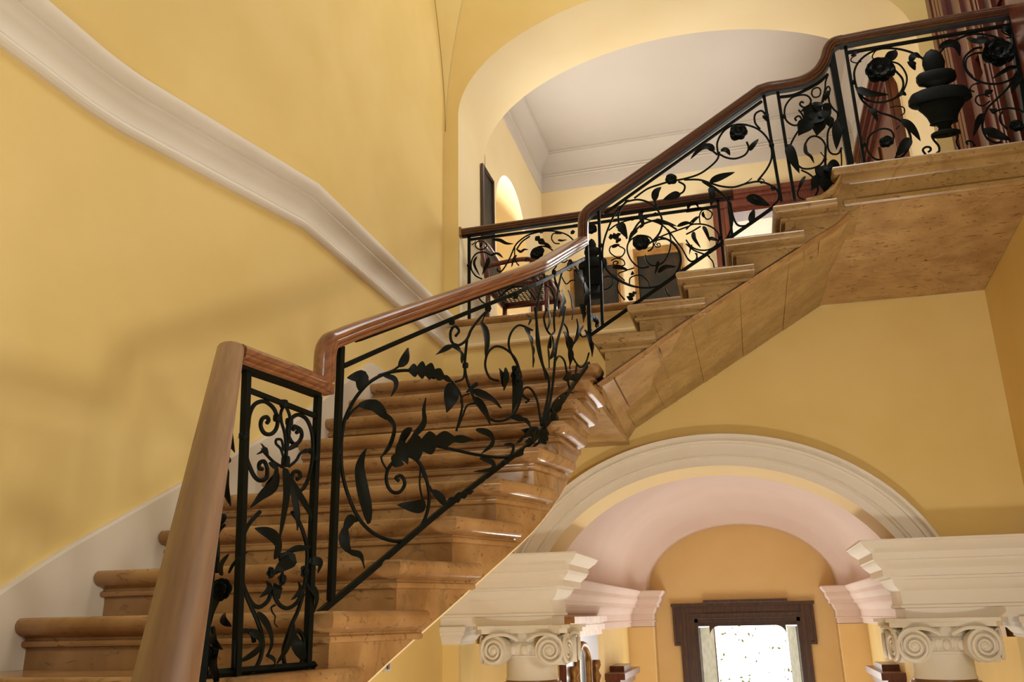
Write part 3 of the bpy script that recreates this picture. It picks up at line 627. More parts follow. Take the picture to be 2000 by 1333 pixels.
# door on the right wall of the upper room
t = thing('door_3', (RXR, 7.4, Z(RF))); t['kind'] = 'structure'
for ya, yb in ((6.54, 6.72), (8.1, 8.28)):
    m = MB(); m.box((RXR-.05, ya, Z(RF)), (RXR, yb, Z(4.2))); m.box((RXR-.08, ya+.02, Z(RF)), (RXR-.05, ya+.06, Z(4.2))); m.build('jamb_casing', 'mahogany', t)
m = MB()
for d, z0, z1 in ((.05, 4.10, 4.16), (.07, 4.16, 4.19), (.06, 4.19, 4.23), (.10, 4.23, 4.27), (.13, 4.27, 4.30)): m.box((RXR-d, 6.52-d*.3, Z(z0)), (RXR, 8.30+d*.3, Z(z1)))
m.build('head_casing', 'mahogany', t)
m = MB(); m.box((RXR-.015, 6.72, Z(RF)), (RXR, 8.1, Z(4.1))); m.build('door_leaf', 'mahogany', t)
for ya in (6.82, 7.48):
    for z0, z1 in ((2.3, 2.95), (3.1, 3.95)):
        m = MB(); m.box((RXR-.035, ya, Z(z0)), (RXR-.015, ya+.5, Z(z1))); m.build('door_panel', 'mahogany', t)
# ---- mahogany door beside the landing (right wall)
t = thing('door_4', (XR, 5.0, Z(2.2545))); t['kind'] = 'structure'
z0, z1 = Z(2.245), Z(6.6)
def vstrip(nm, pa, pb, fr, mt='mahogany', zz=(z0, z1), back=.06):
    # pa, pb: picture columns of the strip's edges at the top of the frame; fr: how far its face lies behind the wall face
    X = XR+fr; ya, yb = onX(pb, 0, X).y, min(onX(pa, 0, X).y, YB-.002)
    m = MB(); m.box((X, ya, zz[0]), (X+back, yb, zz[1])); return m.build(nm, mt, t)
vstrip('casing_outer', 1802, 1813, -.012); vstrip('casing_fillet', 1813, 1817, .004, 'dark_wood')
for k in range(3): vstrip('casing_reed', 1818+6.5*k, 1823+6.5*k, -.004)
vstrip('casing_back', 1816, 1841, .012); vstrip('rebate', 1838, 1858, .05, 'dark_wood')
vstrip('door_stile', 1856, 1871, .035); vstrip('stile_bead', 1869, 1872, .028)
for za, zb in ((2.36, 3.1), (3.25, 4.6), (4.75, 6.2)): vstrip('door_panel', 1874, 1889, .05, 'mahogany', (Z(za), Z(zb))); vstrip('door_panel', 1935, 1962, .05, 'mahogany', (Z(za), Z(zb)))
m = MB(); m.box((XR+.07, 3.6, z0), (XR+.12, YB-.002, z1)); m.build('door_backing', 'mahogany', t)
vstrip('stile_bead', 1889, 1893, .03); vstrip('meeting_stile', 1893, 1912, .04); vstrip('stile_bead', 1899, 1903, .028); vstrip('stile_bead', 1906, 1909, .028); vstrip('rebate', 1914, 1930, .055, 'dark_wood'); vstrip('stile_bead', 1930, 1934, .03); vstrip('door_stile', 1962, 2010, .035)
yh = onX(1905, 120, XR).y
m = MB(); m.box((XR+.034, yh-.03, Z(3.1)), (XR+.04, yh+.03, Z(3.45))); m.build('push_plate', 'gilt', t)
m = MB(); tube(m, [Vector((XR+.04, yh, Z(3.2))), Vector((XR-.015, yh, Z(3.2))), Vector((XR-.015, yh, Z(3.45))), Vector((XR+.04, yh, Z(3.45)))], .009, 8); m.build('door_handle', 'gilt', t, smooth=True)
# ---- pictures in the upper room
def picture(name, label, corners, nrm, fw, depth, fm='gilt', grp=None):
    a, b, c, d = corners; ctr = (a+b+c+d)/4; t = thing(name, ctr, label, 'painting', grp)
    for p, q in ((a, b), (b, c), (c, d), (d, a)):
        ip, iq = p+(ctr-p).normalized()*fw*1.35, q+(ctr-q).normalized()*fw*1.35
        m = MB(); mid0, mid1 = p.lerp(ip, .45)+nrm*depth, q.lerp(iq, .45)+nrm*depth
        m.loft([[p, p+nrm*depth*.7, mid0, p.lerp(ip, .7)+nrm*depth*.6, ip+nrm*depth*.75, ip], [q, q+nrm*depth*.7, mid1, q.lerp(iq, .7)+nrm*depth*.6, iq+nrm*depth*.75, iq]]); m.build('frame_rail', fm, t)
    m = MB(); cc = [p+(ctr-p).normalized()*fw*1.2+nrm*depth*.3 for p in corners]; m.add(cc, [(0, 1, 2, 3)]); m.build('canvas', 'painting', t)
ny = Vector((0, -1, 0))
def bw(x0, x1, z0, z1): return [Vector((x0, RY, Z(z0))), Vector((x1, RY, Z(z0))), Vector((x1, RY, Z(z1))), Vector((x0, RY, Z(z1)))]
picture('painting', 'dark painting in a gilt frame, left one behind the gallery rail', bw(-1.62, -1.05, 2.55, 3.73), ny, .075, .04, 'gilt', 'dark paintings in the upper room')
picture('painting', 'dark painting in a gilt frame, right one next to the mahogany doorway', bw(-.915, -.375, 2.55, 3.79), ny, .075, .04, 'gilt', 'dark paintings in the upper room')
lx = RX+.002
picture('painting', 'narrow brown framed picture on the wall left of the arched niche', [Vector((lx, 6.335, Z(2.78))), Vector((lx, 6.335, Z(3.73))), Vector((lx, 6.66, Z(3.73))), Vector((lx, 6.66, Z(2.78)))], Vector((1, 0, 0)), .03, .03, 'dark_wood')
picture('painting', 'small slanting wooden framed picture beyond the arched niche', [Vector((lx, 8.06, Z(2.6))), Vector((lx, 8.06, Z(3.55))), Vector((lx, 8.38, Z(3.55))), Vector((lx, 8.38, Z(2.6)))], Vector((1, 0, 0)), .05, .05, 'mahogany')
# ---- cane chair by the gallery rail
CH = thing('cane_armchair', (-1.60, 6.30, Z(RF)), 'wooden armchair with cane back and cane seat behind the gallery rail', 'chair')
def bar(nm, pts, r, mt='mahogany', flat=1): m = MB(); tube(m, smooth_pts([Vector(p) for p in pts], 4), r, 8, flat); return m.build(nm, mt, CH, smooth=True)
fz = Z(RF); cxx, cyy = -1.555, 6.30
hb = [(cxx-.26, cyy+s*.24, fz) for s in (-1, 1)]
for s in (-1, 1):
    bar('leg', [(cxx-.24, cyy+s*.24, fz), (cxx-.22, cyy+s*.24, fz+.42)], .02); bar('leg', [(cxx+.24, cyy+s*.24, fz), (cxx+.24, cyy+s*.24, fz+.43)], .02)
    bar('back_post', [(cxx-.22, cyy+s*.24, fz+.42), (cxx-.25, cyy+s*.24, fz+.62), (cxx-.28, cyy+s*.22, fz+.82)], .024)
    bar('arm_rest', [(cxx-.25, cyy+s*.25, fz+.58), (cxx+.05, cyy+s*.26, fz+.60), (cxx+.22, cyy+s*.25, fz+.57)], .02); bar('arm_support', [(cxx+.22, cyy+s*.25, fz+.43), (cxx+.22, cyy+s*.25, fz+.57)], .016)
bar('seat_rail', [(cxx+.25, cyy-.25, fz+.42), (cxx+.25, cyy+.25, fz+.42)], .028); bar('seat_rail', [(cxx-.23, cyy-.25, fz+.42), (cxx-.23, cyy+.25, fz+.42)], .028)
for s in (-1, 1): bar('seat_rail', [(cxx-.23, cyy+s*.25, fz+.42), (cxx+.25, cyy+s*.25, fz+.42)], .028)
bar('top_rail', [(cxx-.28, cyy-.23, fz+.82), (cxx-.285, cyy, fz+.84), (cxx-.28, cyy+.23, fz+.82)], .026)
m = MB()
for k in range(15):
    v = -.24+.48*k/14; m.box((cxx-.22, cyy+v-.004, fz+.428), (cxx+.24, cyy+v+.004, fz+.434)); u = cxx-.22+.46*k/14; m.box((u-.004, cyy-.24, fz+.434), (u+.004, cyy+.24, fz+.440))
m.build('cane_seat', 'cane', CH)
m = MB()
for k in range(13):
    v = cyy-.22+.44*k/12; tube(m, [Vector((cxx-.225, v, fz+.46)), Vector((cxx-.275, v, fz+.8))], .004, 5); f = k/12; tube(m, [Vector((cxx-.225-.05*f, cyy-.22, fz+.46+.34*f)), Vector((cxx-.225-.05*f, cyy+.22, fz+.46+.34*f))], .004, 5)
m.build('cane_back', 'cane', CH)
m = MB(); a = onY(941, 484, 6.25); b = onY(944, 504, 6.25); m.box((a.x, 6.25, b.z), (a.x+.022, 6.256, a.z)); tag(m.build('red_ribbon', 'red_ribbon', origin=tuple(b)), 'short red ribbon hanging above the cane armchair', 'ribbon')
# ================================================================== IRON BALUSTRADES
S1 = [(-1.415, 1.33)]+D1+[(-.74, 5.2)]
SU = [(-3, 4.515), (3, 4.515)]
SB = [(-4, 5.80), (4, 5.80)]
SN = [(-4, 1.93), (4, 1.93)]
class Panel:
    def __init__(s, root, surf): s.t = root; s.s = surf
    def conv(s, crop, pts):
        x0, y0, k = crop; return [hit(x0+x/k, y0+y/k, s.s) for x, y in pts]
    def nrm(s, crop, p): return hit(crop[0]+p[0]/crop[2], crop[1]+p[1]/crop[2], s.s, True)[1]
    def scroll(s, crop, pts, r=.0055, end=1.0, n=6):
        P = smooth_pts(s.conv(crop, pts), n); m = MB()
        tube(m, P, (lambda w: r*(1-(1-end)*w)), 7); return m.build('scroll', 'iron', s.t, smooth=True)
    def bar(s, nm, crop, a, b, w=.018, mt='iron'):
        A, B = s.conv(crop, [a, b]); m = MB(); tube(m, [A, B], w*.707, 4, 1, s.nrm(crop, a).cross((B-A).normalized())+s.nrm(crop, a)); return m.build(nm, mt, s.t)
    def barpath(s, nm, P, w, h, mt='iron'):
        m = MB(); sd = []
        for i in range(len(P)):
            d = P[min(i+1, len(P)-1)]-P[max(i-1, 0)]; L = math.hypot(d.x, d.y) or 1; sd.append(Vector((d.y/L, -d.x/L, 0)))
        sweep(m, P, [(-w/2, -h/2), (w/2, -h/2), (w/2, h/2), (-w/2, h/2)], sd); return m.build(nm, mt, s.t)
    def leaf(s, crop, pts, w, teeth=0, tilt=None, lift=.0):
        """leaf blade along a traced midrib; w = full width in crop pixels"""
        P = smooth_pts(s.conv(crop, pts), 5 if len(pts) > 2 else 1)
        if len(pts) == 2: P = [P[0].lerp(P[1], k/8) for k in range(9)]
        n0 = s.nrm(crop, pts[0]); c = s.conv(crop, [pts[0], (pts[0][0], pts[0][1]+40)]); sc = (c[1]-c[0]).length/40
        if teeth:
            N = teeth*7; P = [P[min(int(k*(len(P)-1)/N), len(P)-2)].lerp(P[min(int(k*(len(P)-1)/N), len(P)-2)+1], k*(len(P)-1)/N-min(int(k*(len(P)-1)/N), len(P)-2)) for k in range(N+1)]
        W = w*sc*.55; n = len(P); rings = []; tw = random.uniform(-.5, .5) if tilt is None else tilt
        for i, p in enumerate(P):
            f = i/(n-1); t = (P[min(i+1, n-1)]-P[max(i-1, 0)]).normalized()
            lat = n0.cross(t); lat = lat.normalized() if lat.length > 1e-6 else t.orthogonal().normalized()
            a = tw*math.sin(f*math.pi); l2 = lat*math.cos(a)+n0*math.sin(a); up = n0*math.cos(a)-lat*math.sin(a)
            ww = W*(math.sin(math.pi*min(1, .06+.94*f**.75))**.8)+.0012
            if teeth: ww *= .55+.6*(1-abs(2*((f*teeth) % 1)-1)**1.5)
            hgt = lift+.012*math.sin(math.pi*f)
            q = p+n0*hgt; cup = .28*ww
            rings.append([q-l2*ww+up*cup, q-l2*ww*.5+up*cup*.25, q-up*.0015, q+l2*ww*.5+up*cup*.25, q+l2*ww+up*cup, q+l2*ww*.5+up*(cup*.25+.0035), q+up*.003, q-l2*ww*.5+up*(cup*.25+.0035)])
        m = MB(); m.loft(rings); return m.build('leaf', 'iron', s.t, smooth=60)
    def flower(s, crop, p, size, petals=6, lift=.015):
        c = s.conv(crop, [p])[0]; n = s.nrm(crop, p); d = s.conv(crop, [(p[0], p[1]+40)])[0]; R = size*.5*(d-c).length/40
        up = Vector((0, 0, 1)); sd = up.cross(n).normalized(); c = c+n*lift
        m = MB(); rings = []
        for k in range(7):
            a = math.pi*k/6; rr = R*.30*math.sin(a)+.0008; rings.append([c+n*(R*.25*(1-math.cos(a)))*.8+sd*rr*math.cos(b)+up*rr*math.sin(b) for b in [2*math.pi*j/10 for j in range(10)]])
        m.loft(rings); f = m.build('flower', 'iron', s.t, smooth=True)
        a0 = random.uniform(0, 1)
        for q in range(petals*2):
            inner = q >= petals; a = a0+2*math.pi*(q+(.5 if inner else 0))/petals; RR = R*(.66 if inner else 1.0)*random.uniform(.88, 1.08)
            dr = sd*math.cos(a)+up*math.sin(a); la = sd*-math.sin(a)+up*math.cos(a); rings = []
            for k in range(7):
                fq = k/6; ww = RR*.56*math.sin(math.pi*(.10+.80*fq)); rise = (R*(.30 if inner else .10))*math.sin(fq*2.2)+(.004 if inner else 0)
                b = c+dr*RR*fq*(.93 if k < 6 else .9)+n*rise
                rings.append([b-la*ww+n*ww*.35, b-la*ww*.5+n*ww*.05, b, b+la*ww*.5+n*ww*.05, b+la*ww+n*ww*.35, b+la*ww*.5+n*(ww*.05+.003), b+n*.003, b-la*ww*.5+n*(ww*.05+.003)])
            m = MB(); m.loft(rings); m.build('petal', 'iron', f, smooth=60)
        return f
    def collar(s, crop, p, r=.011, h=.016, ax=None):
        c = s.conv(crop, [p])[0]; m = MB(); a = Vector(ax) if ax else Vector((0, 0, 1)); tube(m, [c-a*h/2, c-a*h*.3, c+a*h*.3, c+a*h/2], lambda w: r*(.9 if w in (0, 1) else 1.1), 8); return m.build('collar', 'iron', s.t, smooth=40)
    def urn(s, crop, axis0, axis1, prof, mt='iron'):
        """prof: (fraction along axis, half width in crop px)"""
        A, B = s.conv(crop, [axis0, axis1]); n = s.nrm(crop, axis0); sc = (B-A).length/math.hypot(axis1[0]-axis0[0], axis1[1]-axis0[1]); sd = Vector((0, 0, 1)).cross(n).normalized()
        m = MB(); m.loft([[A.lerp(B, f)+sd*(w*sc*math.cos(b))+n*(w*sc*.38*math.sin(b)) for b in [2*math.pi*j/20 for j in range(20)]] for f, w in prof]); return m.build('urn', mt, s.t, smooth=22)
PX = (0, 0, 1)
cA, cB, cC, cD, cF = (400, 667, 4.0025), (400, 1000, 4.0025), (600, 560, 1.9323), (700, 600, 3.332), (860, 360, 3.3325)
cH, cI, cJ, cK, cL, cN = (1400, 100, 4.0025), (1600, 0, 4.0025), (890, 430, 6.408), (1120, 380, 6.408), (1340, 330, 6.408), (1120, 200, 2.777)
# ---- handrail profile (side, up): rounded top with grooved flanks
HP = [(-.018, -.028), (.018, -.028), (.024, -.024), (.026, -.018), (.023, -.014), (.030, -.010), (.032, -.003), (.029, .001), (.034, .006), (.034, .014), (.028, .023), (.016, .029), (0, .031), (-.016, .029), (-.028, .023), (-.034, .014), (-.034, .006), (-.029, .001), (-.032, -.003), (-.030, -.010), (-.023, -.014), (-.026, -.018), (-.024, -.024)]
def handrail(P, parent, mt='rail_wood', sides=None, scale=1.0, name='handrail'):
    sd = []
    for i in range(len(P)):
        d = P[min(i+1, len(P)-1)]-P[max(i-1, 0)]; L = math.hypot(d.x, d.y)
        sd.append(Vector((d.y/L, -d.x/L, 0)) if L > 1e-4 else (sd[-1] if sd else Vector((1, 0, 0))))
    if sides: sd = sides
    m = MB(); sweep(m, P, [(a*scale, b*scale) for a, b in HP], sd); return m.build(name, mt, parent, smooth=30)
def off(P, dz): return [p+Vector((0, 0, dz)) for p in P]
# ================= near balustrade running down beside the camera
NB_ = thing('iron_balustrade', (-1.3, 1.9, Z(ZS[-1])), 'near balustrade section with broad worn wooden rail running down at lower left', 'balustrade')
top = Vector((-1.318, 1.985, Z(.706))); bot = V3((CR*((325-1000)/F)-CU*((1333-666.5)/F)+CF)*.985)
d = (bot-top); pn = [top+d*k/10 for k in range(0, 14)]
handrail(pn, NB_, 'lit_rail_wood', scale=1.04)
n_ = Panel(NB_, SN)
for f in (.10, .52, .95):
    p = top+d*f; m = MB(); tube(m, [p+Vector((0, 0, -.03)), Vector((p.x, p.y, Z(-.128-.158)+d.z*f*0-.6*f*1.25))], .0125, 4); m.build('post', 'iron', NB_)
m = MB(); tube(m, [top+d*.05+Vector((0, 0, -.10)), top+d*1.25+Vector((0, 0, -.10))], .008, 4); m.build('top_bar', 'iron', NB_)
n_.flower(cB, (170, 610), 210, 7); n_.flower(cB, (70, 1100), 120, 6)
for a, b, w in (((185, 620), (235, 870), 60), ((175, 1000), (205, 1290), 70), ((165, 860), (150, 1010), 40)): n_.leaf(cA, [a, b], w)
for a, b, w in (((190, 480), (335, 315), 26), ((130, 500), (190, 330), 70), ((120, 640), (40, 900), 90), ((150, 800), (210, 900), 80), ((60, 950), (140, 1080), 60), ((90, 1040), (110, 1330), 120), ((30, 1000), (25, 1280), 50), ((160, 20), (110, 130), 80)): n_.leaf(cB, [a, b], w)
n_.scroll(cB, [(110, 0), (90, 120), (100, 300), (90, 480)], .006); n_.scroll(cB, [(60, 900), (80, 1050), (60, 1200), (90, 1333)], .006); n_.scroll(cB, [(160, 100), (110, 160), (80, 300), (70, 480)], .004)
n_.scroll(cA, [(160, 900), (190, 930), (165, 960), (170, 1040), (150, 1120)], .006)
# ================= balustrade of the first flight (level panel and rising part)
B1 = thing('iron_balustrade', (-1.2, 2.4, Z(-.128)), 'wrought iron balustrade with leaf scrolls and wooden rail along the lower flight', 'balustrade')
b = Panel(B1, S1)
RZ = lambda y: NZ(y)+.842-.03
lev = .703
P = [Vector((-1.308, 2.0, Z(lev))), Vector((-1.30, 2.06, Z(lev))), Vector((-1.27, 2.22, Z(lev))), Vector((-1.25, 2.36, Z(lev)))]
handrail(P+[Vector((-1.240, 2.40, Z(lev+.004)))], B1, 'rail_wood')
hp = [(700, 646), (760, 625), (850, 594), (930, 566), (1000, 541.5), (1046, 524), (1062, 516), (1100, 493), (1138, 472)]
rail = [hit(x, y, S1) for x, y in hp]
gz = [Vector((-1.2415, 2.385, Z(lev-.022))), Vector((-1.2412, 2.387, Z(lev+.06))), Vector((-1.2408, 2.389, Z(lev+.115))), Vector((-1.2375, 2.404, Z(lev+.150))), Vector((-1.229, 2.43, Z(lev+.168)))]
full = smooth_pts(gz+rail, 5)
sides = []
for i in range(len(full)):
    d_ = full[min(i+1, len(full)-1)]-full[max(i-1, 0)]
    if d_.xy.length < .35*abs(d_.z)+1e-4 or i < 20: sides.append(Vector((.955, -.29, 0)))
    else: sides.append(Vector((d_.y, -d_.x, 0)).normalized())
handrail(full, B1, 'rail_wood', sides=sides)
plate = [p+Vector((0, 0, -.036)) for p in smooth_pts(rail, 5)]; b.barpath('rail_plate', plate, .03, .008, 'iron')
b.barpath('rail_plate', off(P, -.034), .034, .010, 'iron')
# posts and bars
b.bar('post', cA, (330, 170), (243, 2660), .019); b.bar('post', cA, (885, 430), (797, 2585), .019); b.bar('post', cA, (1065, 40), (985, 2030), .019)
b.bar('top_bar', cA, (350, 385), (880, 590), .013)
tb = [hit(x, y, S1) for x, y in [(672, 715), (760, 676), (860, 633), (930, 604), (1000, 576), (1060, 549), (1120, 517), (1142, 505)]]; b.barpath('top_bar', smooth_pts(tb, 4), .012, .016)
bb = [hit(x, y, S1) for x, y in [(620, 1201), (725, 1114), (800, 1050), (867, 994), (949, 931), (1000, 893), (1030, 871), (1055, 845), (1082, 808), (1112, 763), (1150, 710)]]; b.barpath('bottom_bar', smooth_pts(bb, 4), .014, .018)
m = MB(); tube(m, [Vector((-1.325, 1.95, Z(-.118))), Vector((-1.305, 2.05, Z(-.118))), Vector((-1.235, 2.40, Z(-.118)))], .011, 4); m.build('bottom_bar', 'iron', B1)
for p in ((306, 742), (865, 912), (1045, 872)): b.collar(cA, p, .013, .020)
# level panel ornament
b.scroll(cA, [(485, 640), (500, 615), (480, 592), (447, 610), (436, 660), (460, 713), (510, 728), (555, 690), (570, 620), (545, 535), (490, 482), (440, 470), (385, 500), (350, 570), (338, 660), (325, 760), (325, 900), (350, 980), (390, 1060), (440, 1090), (482, 1060), (487, 990), (462, 940), (428, 955), (425, 992), (450, 1000)], .0062)
b.scroll(cA, [(715, 715), (735, 697), (716, 672), (692, 690), (700, 665), (745, 690), (757, 740), (730, 793), (690, 800), (655, 740), (650, 660), (680, 600), (730, 575), (785, 600), (820, 660), (840, 740), (845, 850), (835, 960), (810, 1070), (770, 1150), (725, 1168), (690, 1120), (680, 1060), (700, 1020), (737, 1025), (745, 1060), (720, 1080)], .0062)
b.scroll(cA, [(620, 500), (595, 560), (600, 630), (625, 720), (635, 830), (630, 930)], .005); b.scroll(cA, [(630, 500), (662, 580), (665, 650), (655, 760), (640, 850), (635, 930)], .005)
b.scroll(cA, [(612, 900), (592, 840), (556, 800), (562, 768), (598, 772), (610, 812), (612, 860)], .004)
b.scroll(cA, [(608, 985), (540, 945), (480, 885), (450, 850)], .0045); b.scroll(cA, [(658, 980), (715, 930), (745, 880), (790, 850), (825, 870)], .0045)
b.collar(cA, (632, 940), .012, .03); b.collar(cA, (565, 600), .011, .02); b.collar(cA, (660, 630), .011, .02); b.collar(cA, (618, 490), .012, .022)
b.leaf(cA, [(490, 900), (440, 850), (435, 800)], 42); b.leaf(cA, [(440, 840), (405, 885)], 18); b.leaf(cA, [(770, 870), (810, 845), (825, 885)], 24); b.leaf(cA, [(640, 850), (690, 810), (720, 830)], 34)
b.leaf(cA, [(620, 990), (600, 1150), (590, 1300), (580, 1560)], 120); b.leaf(cA, [(560, 1000), (510, 1120), (420, 1200), (355, 1300)], 90); b.leaf(cA, [(660, 1060), (700, 1190), (780, 1320), (850, 1430)], 62); b.leaf(cA, [(640, 1000), (690, 1330), (720, 1480)], 46)
b.leaf(cA, [(500, 950), (530, 1020), (470, 1130)], 60)
b.scroll(cB, [(430, 0), (350, 90), (300, 190), (275, 300), (275, 460), (310, 600), (370, 720), (430, 745), (490, 700), (520, 620)], .006)
b.scroll(cB, [(680, 0), (740, 90), (780, 200), (800, 320), (790, 480), (770, 600), (720, 710), (650, 755), (590, 735), (550, 670), (530, 600)], .006)
b.scroll(cB, [(310, 620), (360, 740), (420, 880), (450, 1010), (440, 1120), (400, 1220), (340, 1290), (280, 1290), (235, 1230), (228, 1120), (240, 1020), (280, 945), (330, 930), (370, 960), (385, 1020)], .006)
b.scroll(cB, [(770, 640), (730, 770), (680, 880), (640, 990), (615, 1080), (620, 1170), (650, 1240), (700, 1250), (750, 1190), (775, 1080), (765, 980), (730, 930), (690, 950)], .006)
b.scroll(cB, [(585, 230), (585, 350), (605, 450), (600, 560), (560, 640)], .0045)
b.leaf(cB, [(550, 370), (530, 250), (470, 180), (390, 130)], 130); b.leaf(cB, [(610, 340), (680, 290), (760, 285), (848, 265)], 44); b.leaf(cB, [(590, 340), (650, 380), (560, 440), (530, 500)], 90)
b.flower(cB, (470, 480), 110, 5); b.flower(cB, (740, 470), 110, 5); b.flower(cB, (560, 530), 110, 5)
b.leaf(cB, [(480, 540), (470, 600), (430, 670)], 60); b.leaf(cB, [(730, 550), (710, 620), (675, 690)], 55); b.leaf(cB, [(545, 560), (540, 620), (580, 680)], 90)
b.scroll(cB, [(550, 730), (520, 750), (530, 790), (550, 820), (545, 870), (570, 905)], .003, .5)
b.leaf(cB, [(410, 790), (460, 900), (490, 1030), (480, 1140)], 80); b.leaf(cB, [(480, 1120), (510, 1160), (540, 1200)], 34); b.leaf(cB, [(690, 860), (640, 960), (600, 1080), (560, 1190)], 90)
b.leaf(cB, [(340, 930), (395, 980), (390, 1060), (320, 1130), (250, 1180)], 75); b.leaf(cB, [(690, 950), (690, 1040), (740, 1120), (790, 1150)], 90); b.leaf(cB, [(800, 380), (870, 400), (880, 480)], 60); b.leaf(cB, [(800, 560), (840, 660), (850, 790)], 70)
# rising part: the great scroll and its leaves
b.scroll(cC, [(480, 345), (400, 318), (310, 325), (240, 358), (190, 410), (155, 470), (135, 530), (128, 620), (132, 700), (152, 780), (190, 868), (240, 925), (300, 955), (360, 960), (412, 930), (447, 870), (460, 800), (450, 730), (425, 670), (385, 640), (340, 650), (305, 690), (300, 740), (320, 775), (350, 775), (368, 745), (355, 715), (335, 722), (345, 735)], .0062)
b.scroll(cC, [(480, 600), (570, 620), (640, 635), (720, 645), (790, 640), (840, 615), (885, 580)], .0062)
b.leaf(cC, [(325, 680), (345, 630), (420, 600), (510, 578), (630, 578)], 84, 6, .15); b.leaf(cC, [(380, 318), (450, 322), (550, 360)], 52, 5, .2)
b.leaf(cC, [(232, 895), (215, 840), (195, 770), (185, 700), (197, 655), (222, 612)], 52); b.leaf(cC, [(190, 885), (158, 880), (135, 915), (128, 960), (150, 1000), (195, 1015), (215, 1065)], 34, 3)
b.scroll(cC, [(270, 335), (320, 318), (348, 300)], .004); b.leaf(cC, [(345, 302), (360, 270), (380, 232)], 34); b.leaf(cC, [(196, 392), (190, 345), (150, 345)], 52); b.leaf(cC, [(285, 335), (318, 350), (325, 380), (316, 415)], 18)
b.leaf(cC, [(195, 448), (240, 448), (275, 480), (305, 505)], 38, 0, .6); b.leaf(cC, [(290, 480), (315, 530), (300, 600), (278, 645)], 32, 0, -.4); b.scroll(cC, [(195, 450), (170, 470), (150, 500)], .004); b.scroll(cC, [(278, 640), (285, 665), (300, 690)], .0035)
b.leaf(cC, [(395, 568), (428, 520), (430, 470), (447, 420)], 26); b.leaf(cC, [(345, 615), (345, 570), (395, 535)], 58); b.leaf(cC, [(445, 825), (400, 830), (340, 825)], 46)
b.scroll(cC, [(430, 690), (450, 735), (480, 785), (515, 815)], .0045); b.leaf(cC, [(470, 770), (500, 810), (525, 825)], 34); b.leaf(cC, [(520, 822), (570, 790), (628, 772)], 32, 4); b.scroll(cC, [(428, 680), (425, 750), (438, 815)], .0035)
b.scroll(cC, [(560, 187), (573, 167), (557, 150), (541, 172), (545, 208), (570, 222), (602, 200), (622, 158), (660, 110), (692, 82)], .0055)
b.scroll(cC, [(604, 195), (597, 260), (595, 300), (600, 340), (615, 385), (640, 440), (690, 500), (740, 506), (780, 480), (800, 440), (808, 400), (800, 350)], .0055)
b.scroll(cC, [(806, 330), (785, 272), (748, 236), (712, 226), (682, 250), (672, 300), (690, 345), (722, 356)], .005); b.scroll(cC, [(850, 165), (800, 146), (768, 178), (762, 230), (790, 290), (806, 330)], .005)
b.collar(cC, (597, 298), .011, .02); b.leaf(cC, [(583, 290), (570, 250), (535, 228), (484, 258)], 28, 3)
b.scroll(cC, [(595, 300), (590, 345), (560, 360)], .0045); b.scroll(cC, [(545, 358), (575, 400), (585, 450), (575, 500), (563, 545)], .0045); b.scroll(cC, [(612, 405), (585, 415), (580, 440)], .0035); b.scroll(cC, [(640, 440), (605, 448), (588, 485), (570, 530)], .004)
b.leaf(cC, [(545, 368), (530, 420), (525, 476)], 54); b.leaf(cC, [(622, 395), (680, 425), (732, 460)], 36); b.leaf(cC, [(625, 420), (655, 470), (690, 522)], 44); b.leaf(cC, [(600, 400), (630, 370), (640, 378)], 12)
b.scroll(cC, [(692, 80), (670, 110), (658, 138)], .003); b.leaf(cC, [(657, 135), (662, 200), (672, 266)], 54)
b.flower(cD, (1000, 450), 130, 5); b.leaf(cD, [(1010, 430), (1010, 520), (1000, 690)], 90); b.leaf(cD, [(940, 520), (920, 450), (915, 400)], 36); b.leaf(cD, [(960, 400), (935, 480), (945, 545)], 60)
b.scroll(cD, [(1190, 770), (1230, 600), (1240, 480), (1200, 380), (1165, 250), (1160, 100), (1150, 0)], .0062); b.scroll(cD, [(1200, 790), (1250, 600), (1270, 450), (1290, 250), (1330, 100), (1345, 0)], .0062)
b.leaf(cD, [(1080, 130), (1110, 250), (1135, 395)], 72, 4); b.leaf(cD, [(1250, 190), (1215, 260), (1240, 400)], 70, 2); b.leaf(cD, [(1335, 160), (1350, 280), (1375, 410)], 70, 2); b.leaf(cD, [(1425, 80), (1410, 160), (1395, 250)], 48); b.leaf(cD, [(1470, 150), (1490, 240), (1520, 325)], 56)
b.scroll(cD, [(1090, 622), (1110, 605), (1085, 590), (1066, 562), (1080, 530), (1118, 530), (1160, 600), (1180, 700), (1190, 770)], .005); b.scroll(cD, [(1275, 365), (1305, 320), (1340, 350), (1355, 420), (1372, 520), (1400, 525), (1412, 450), (1420, 380)], .005); b.scroll(cD, [(1330, 100), (1360, 150), (1385, 300), (1440, 390), (1480, 360), (1500, 300)], .005)
for a, c, w in (((1150, 850), (1060, 800), 60), ((1160, 850), (1120, 780), 60), ((1180, 860), (1220, 780), 70), ((1140, 870), (1080, 880), 50), ((1170, 870), (1220, 850), 60), ((1250, 740), (1300, 740), 70), ((1250, 680), (1340, 560), 60), ((1260, 660), (1240, 740), 60), ((1330, 470), (1380, 420), 50), ((1370, 470), (1440, 440), 36)): b.leaf(cD, [a, c], w, 2)
b.scroll(cD, [(1210, 820), (1260, 640), (1340, 560), (1400, 560)], .004)
b.leaf(cD, [(990, 720), (1060, 735), (1100, 790), (1060, 850), (1025, 890)], 46, 4); b.leaf(cD, [(765, 800), (835, 830), (855, 890), (800, 955)], 44); b.leaf(cD, [(950, 895), (990, 905), (980, 960), (955, 980)], 22); b.leaf(cD, [(790, 985), (855, 1015), (850, 1060), (750, 1072)], 32); b.leaf(cD, [(930, 1008), (975, 1022)], 22)
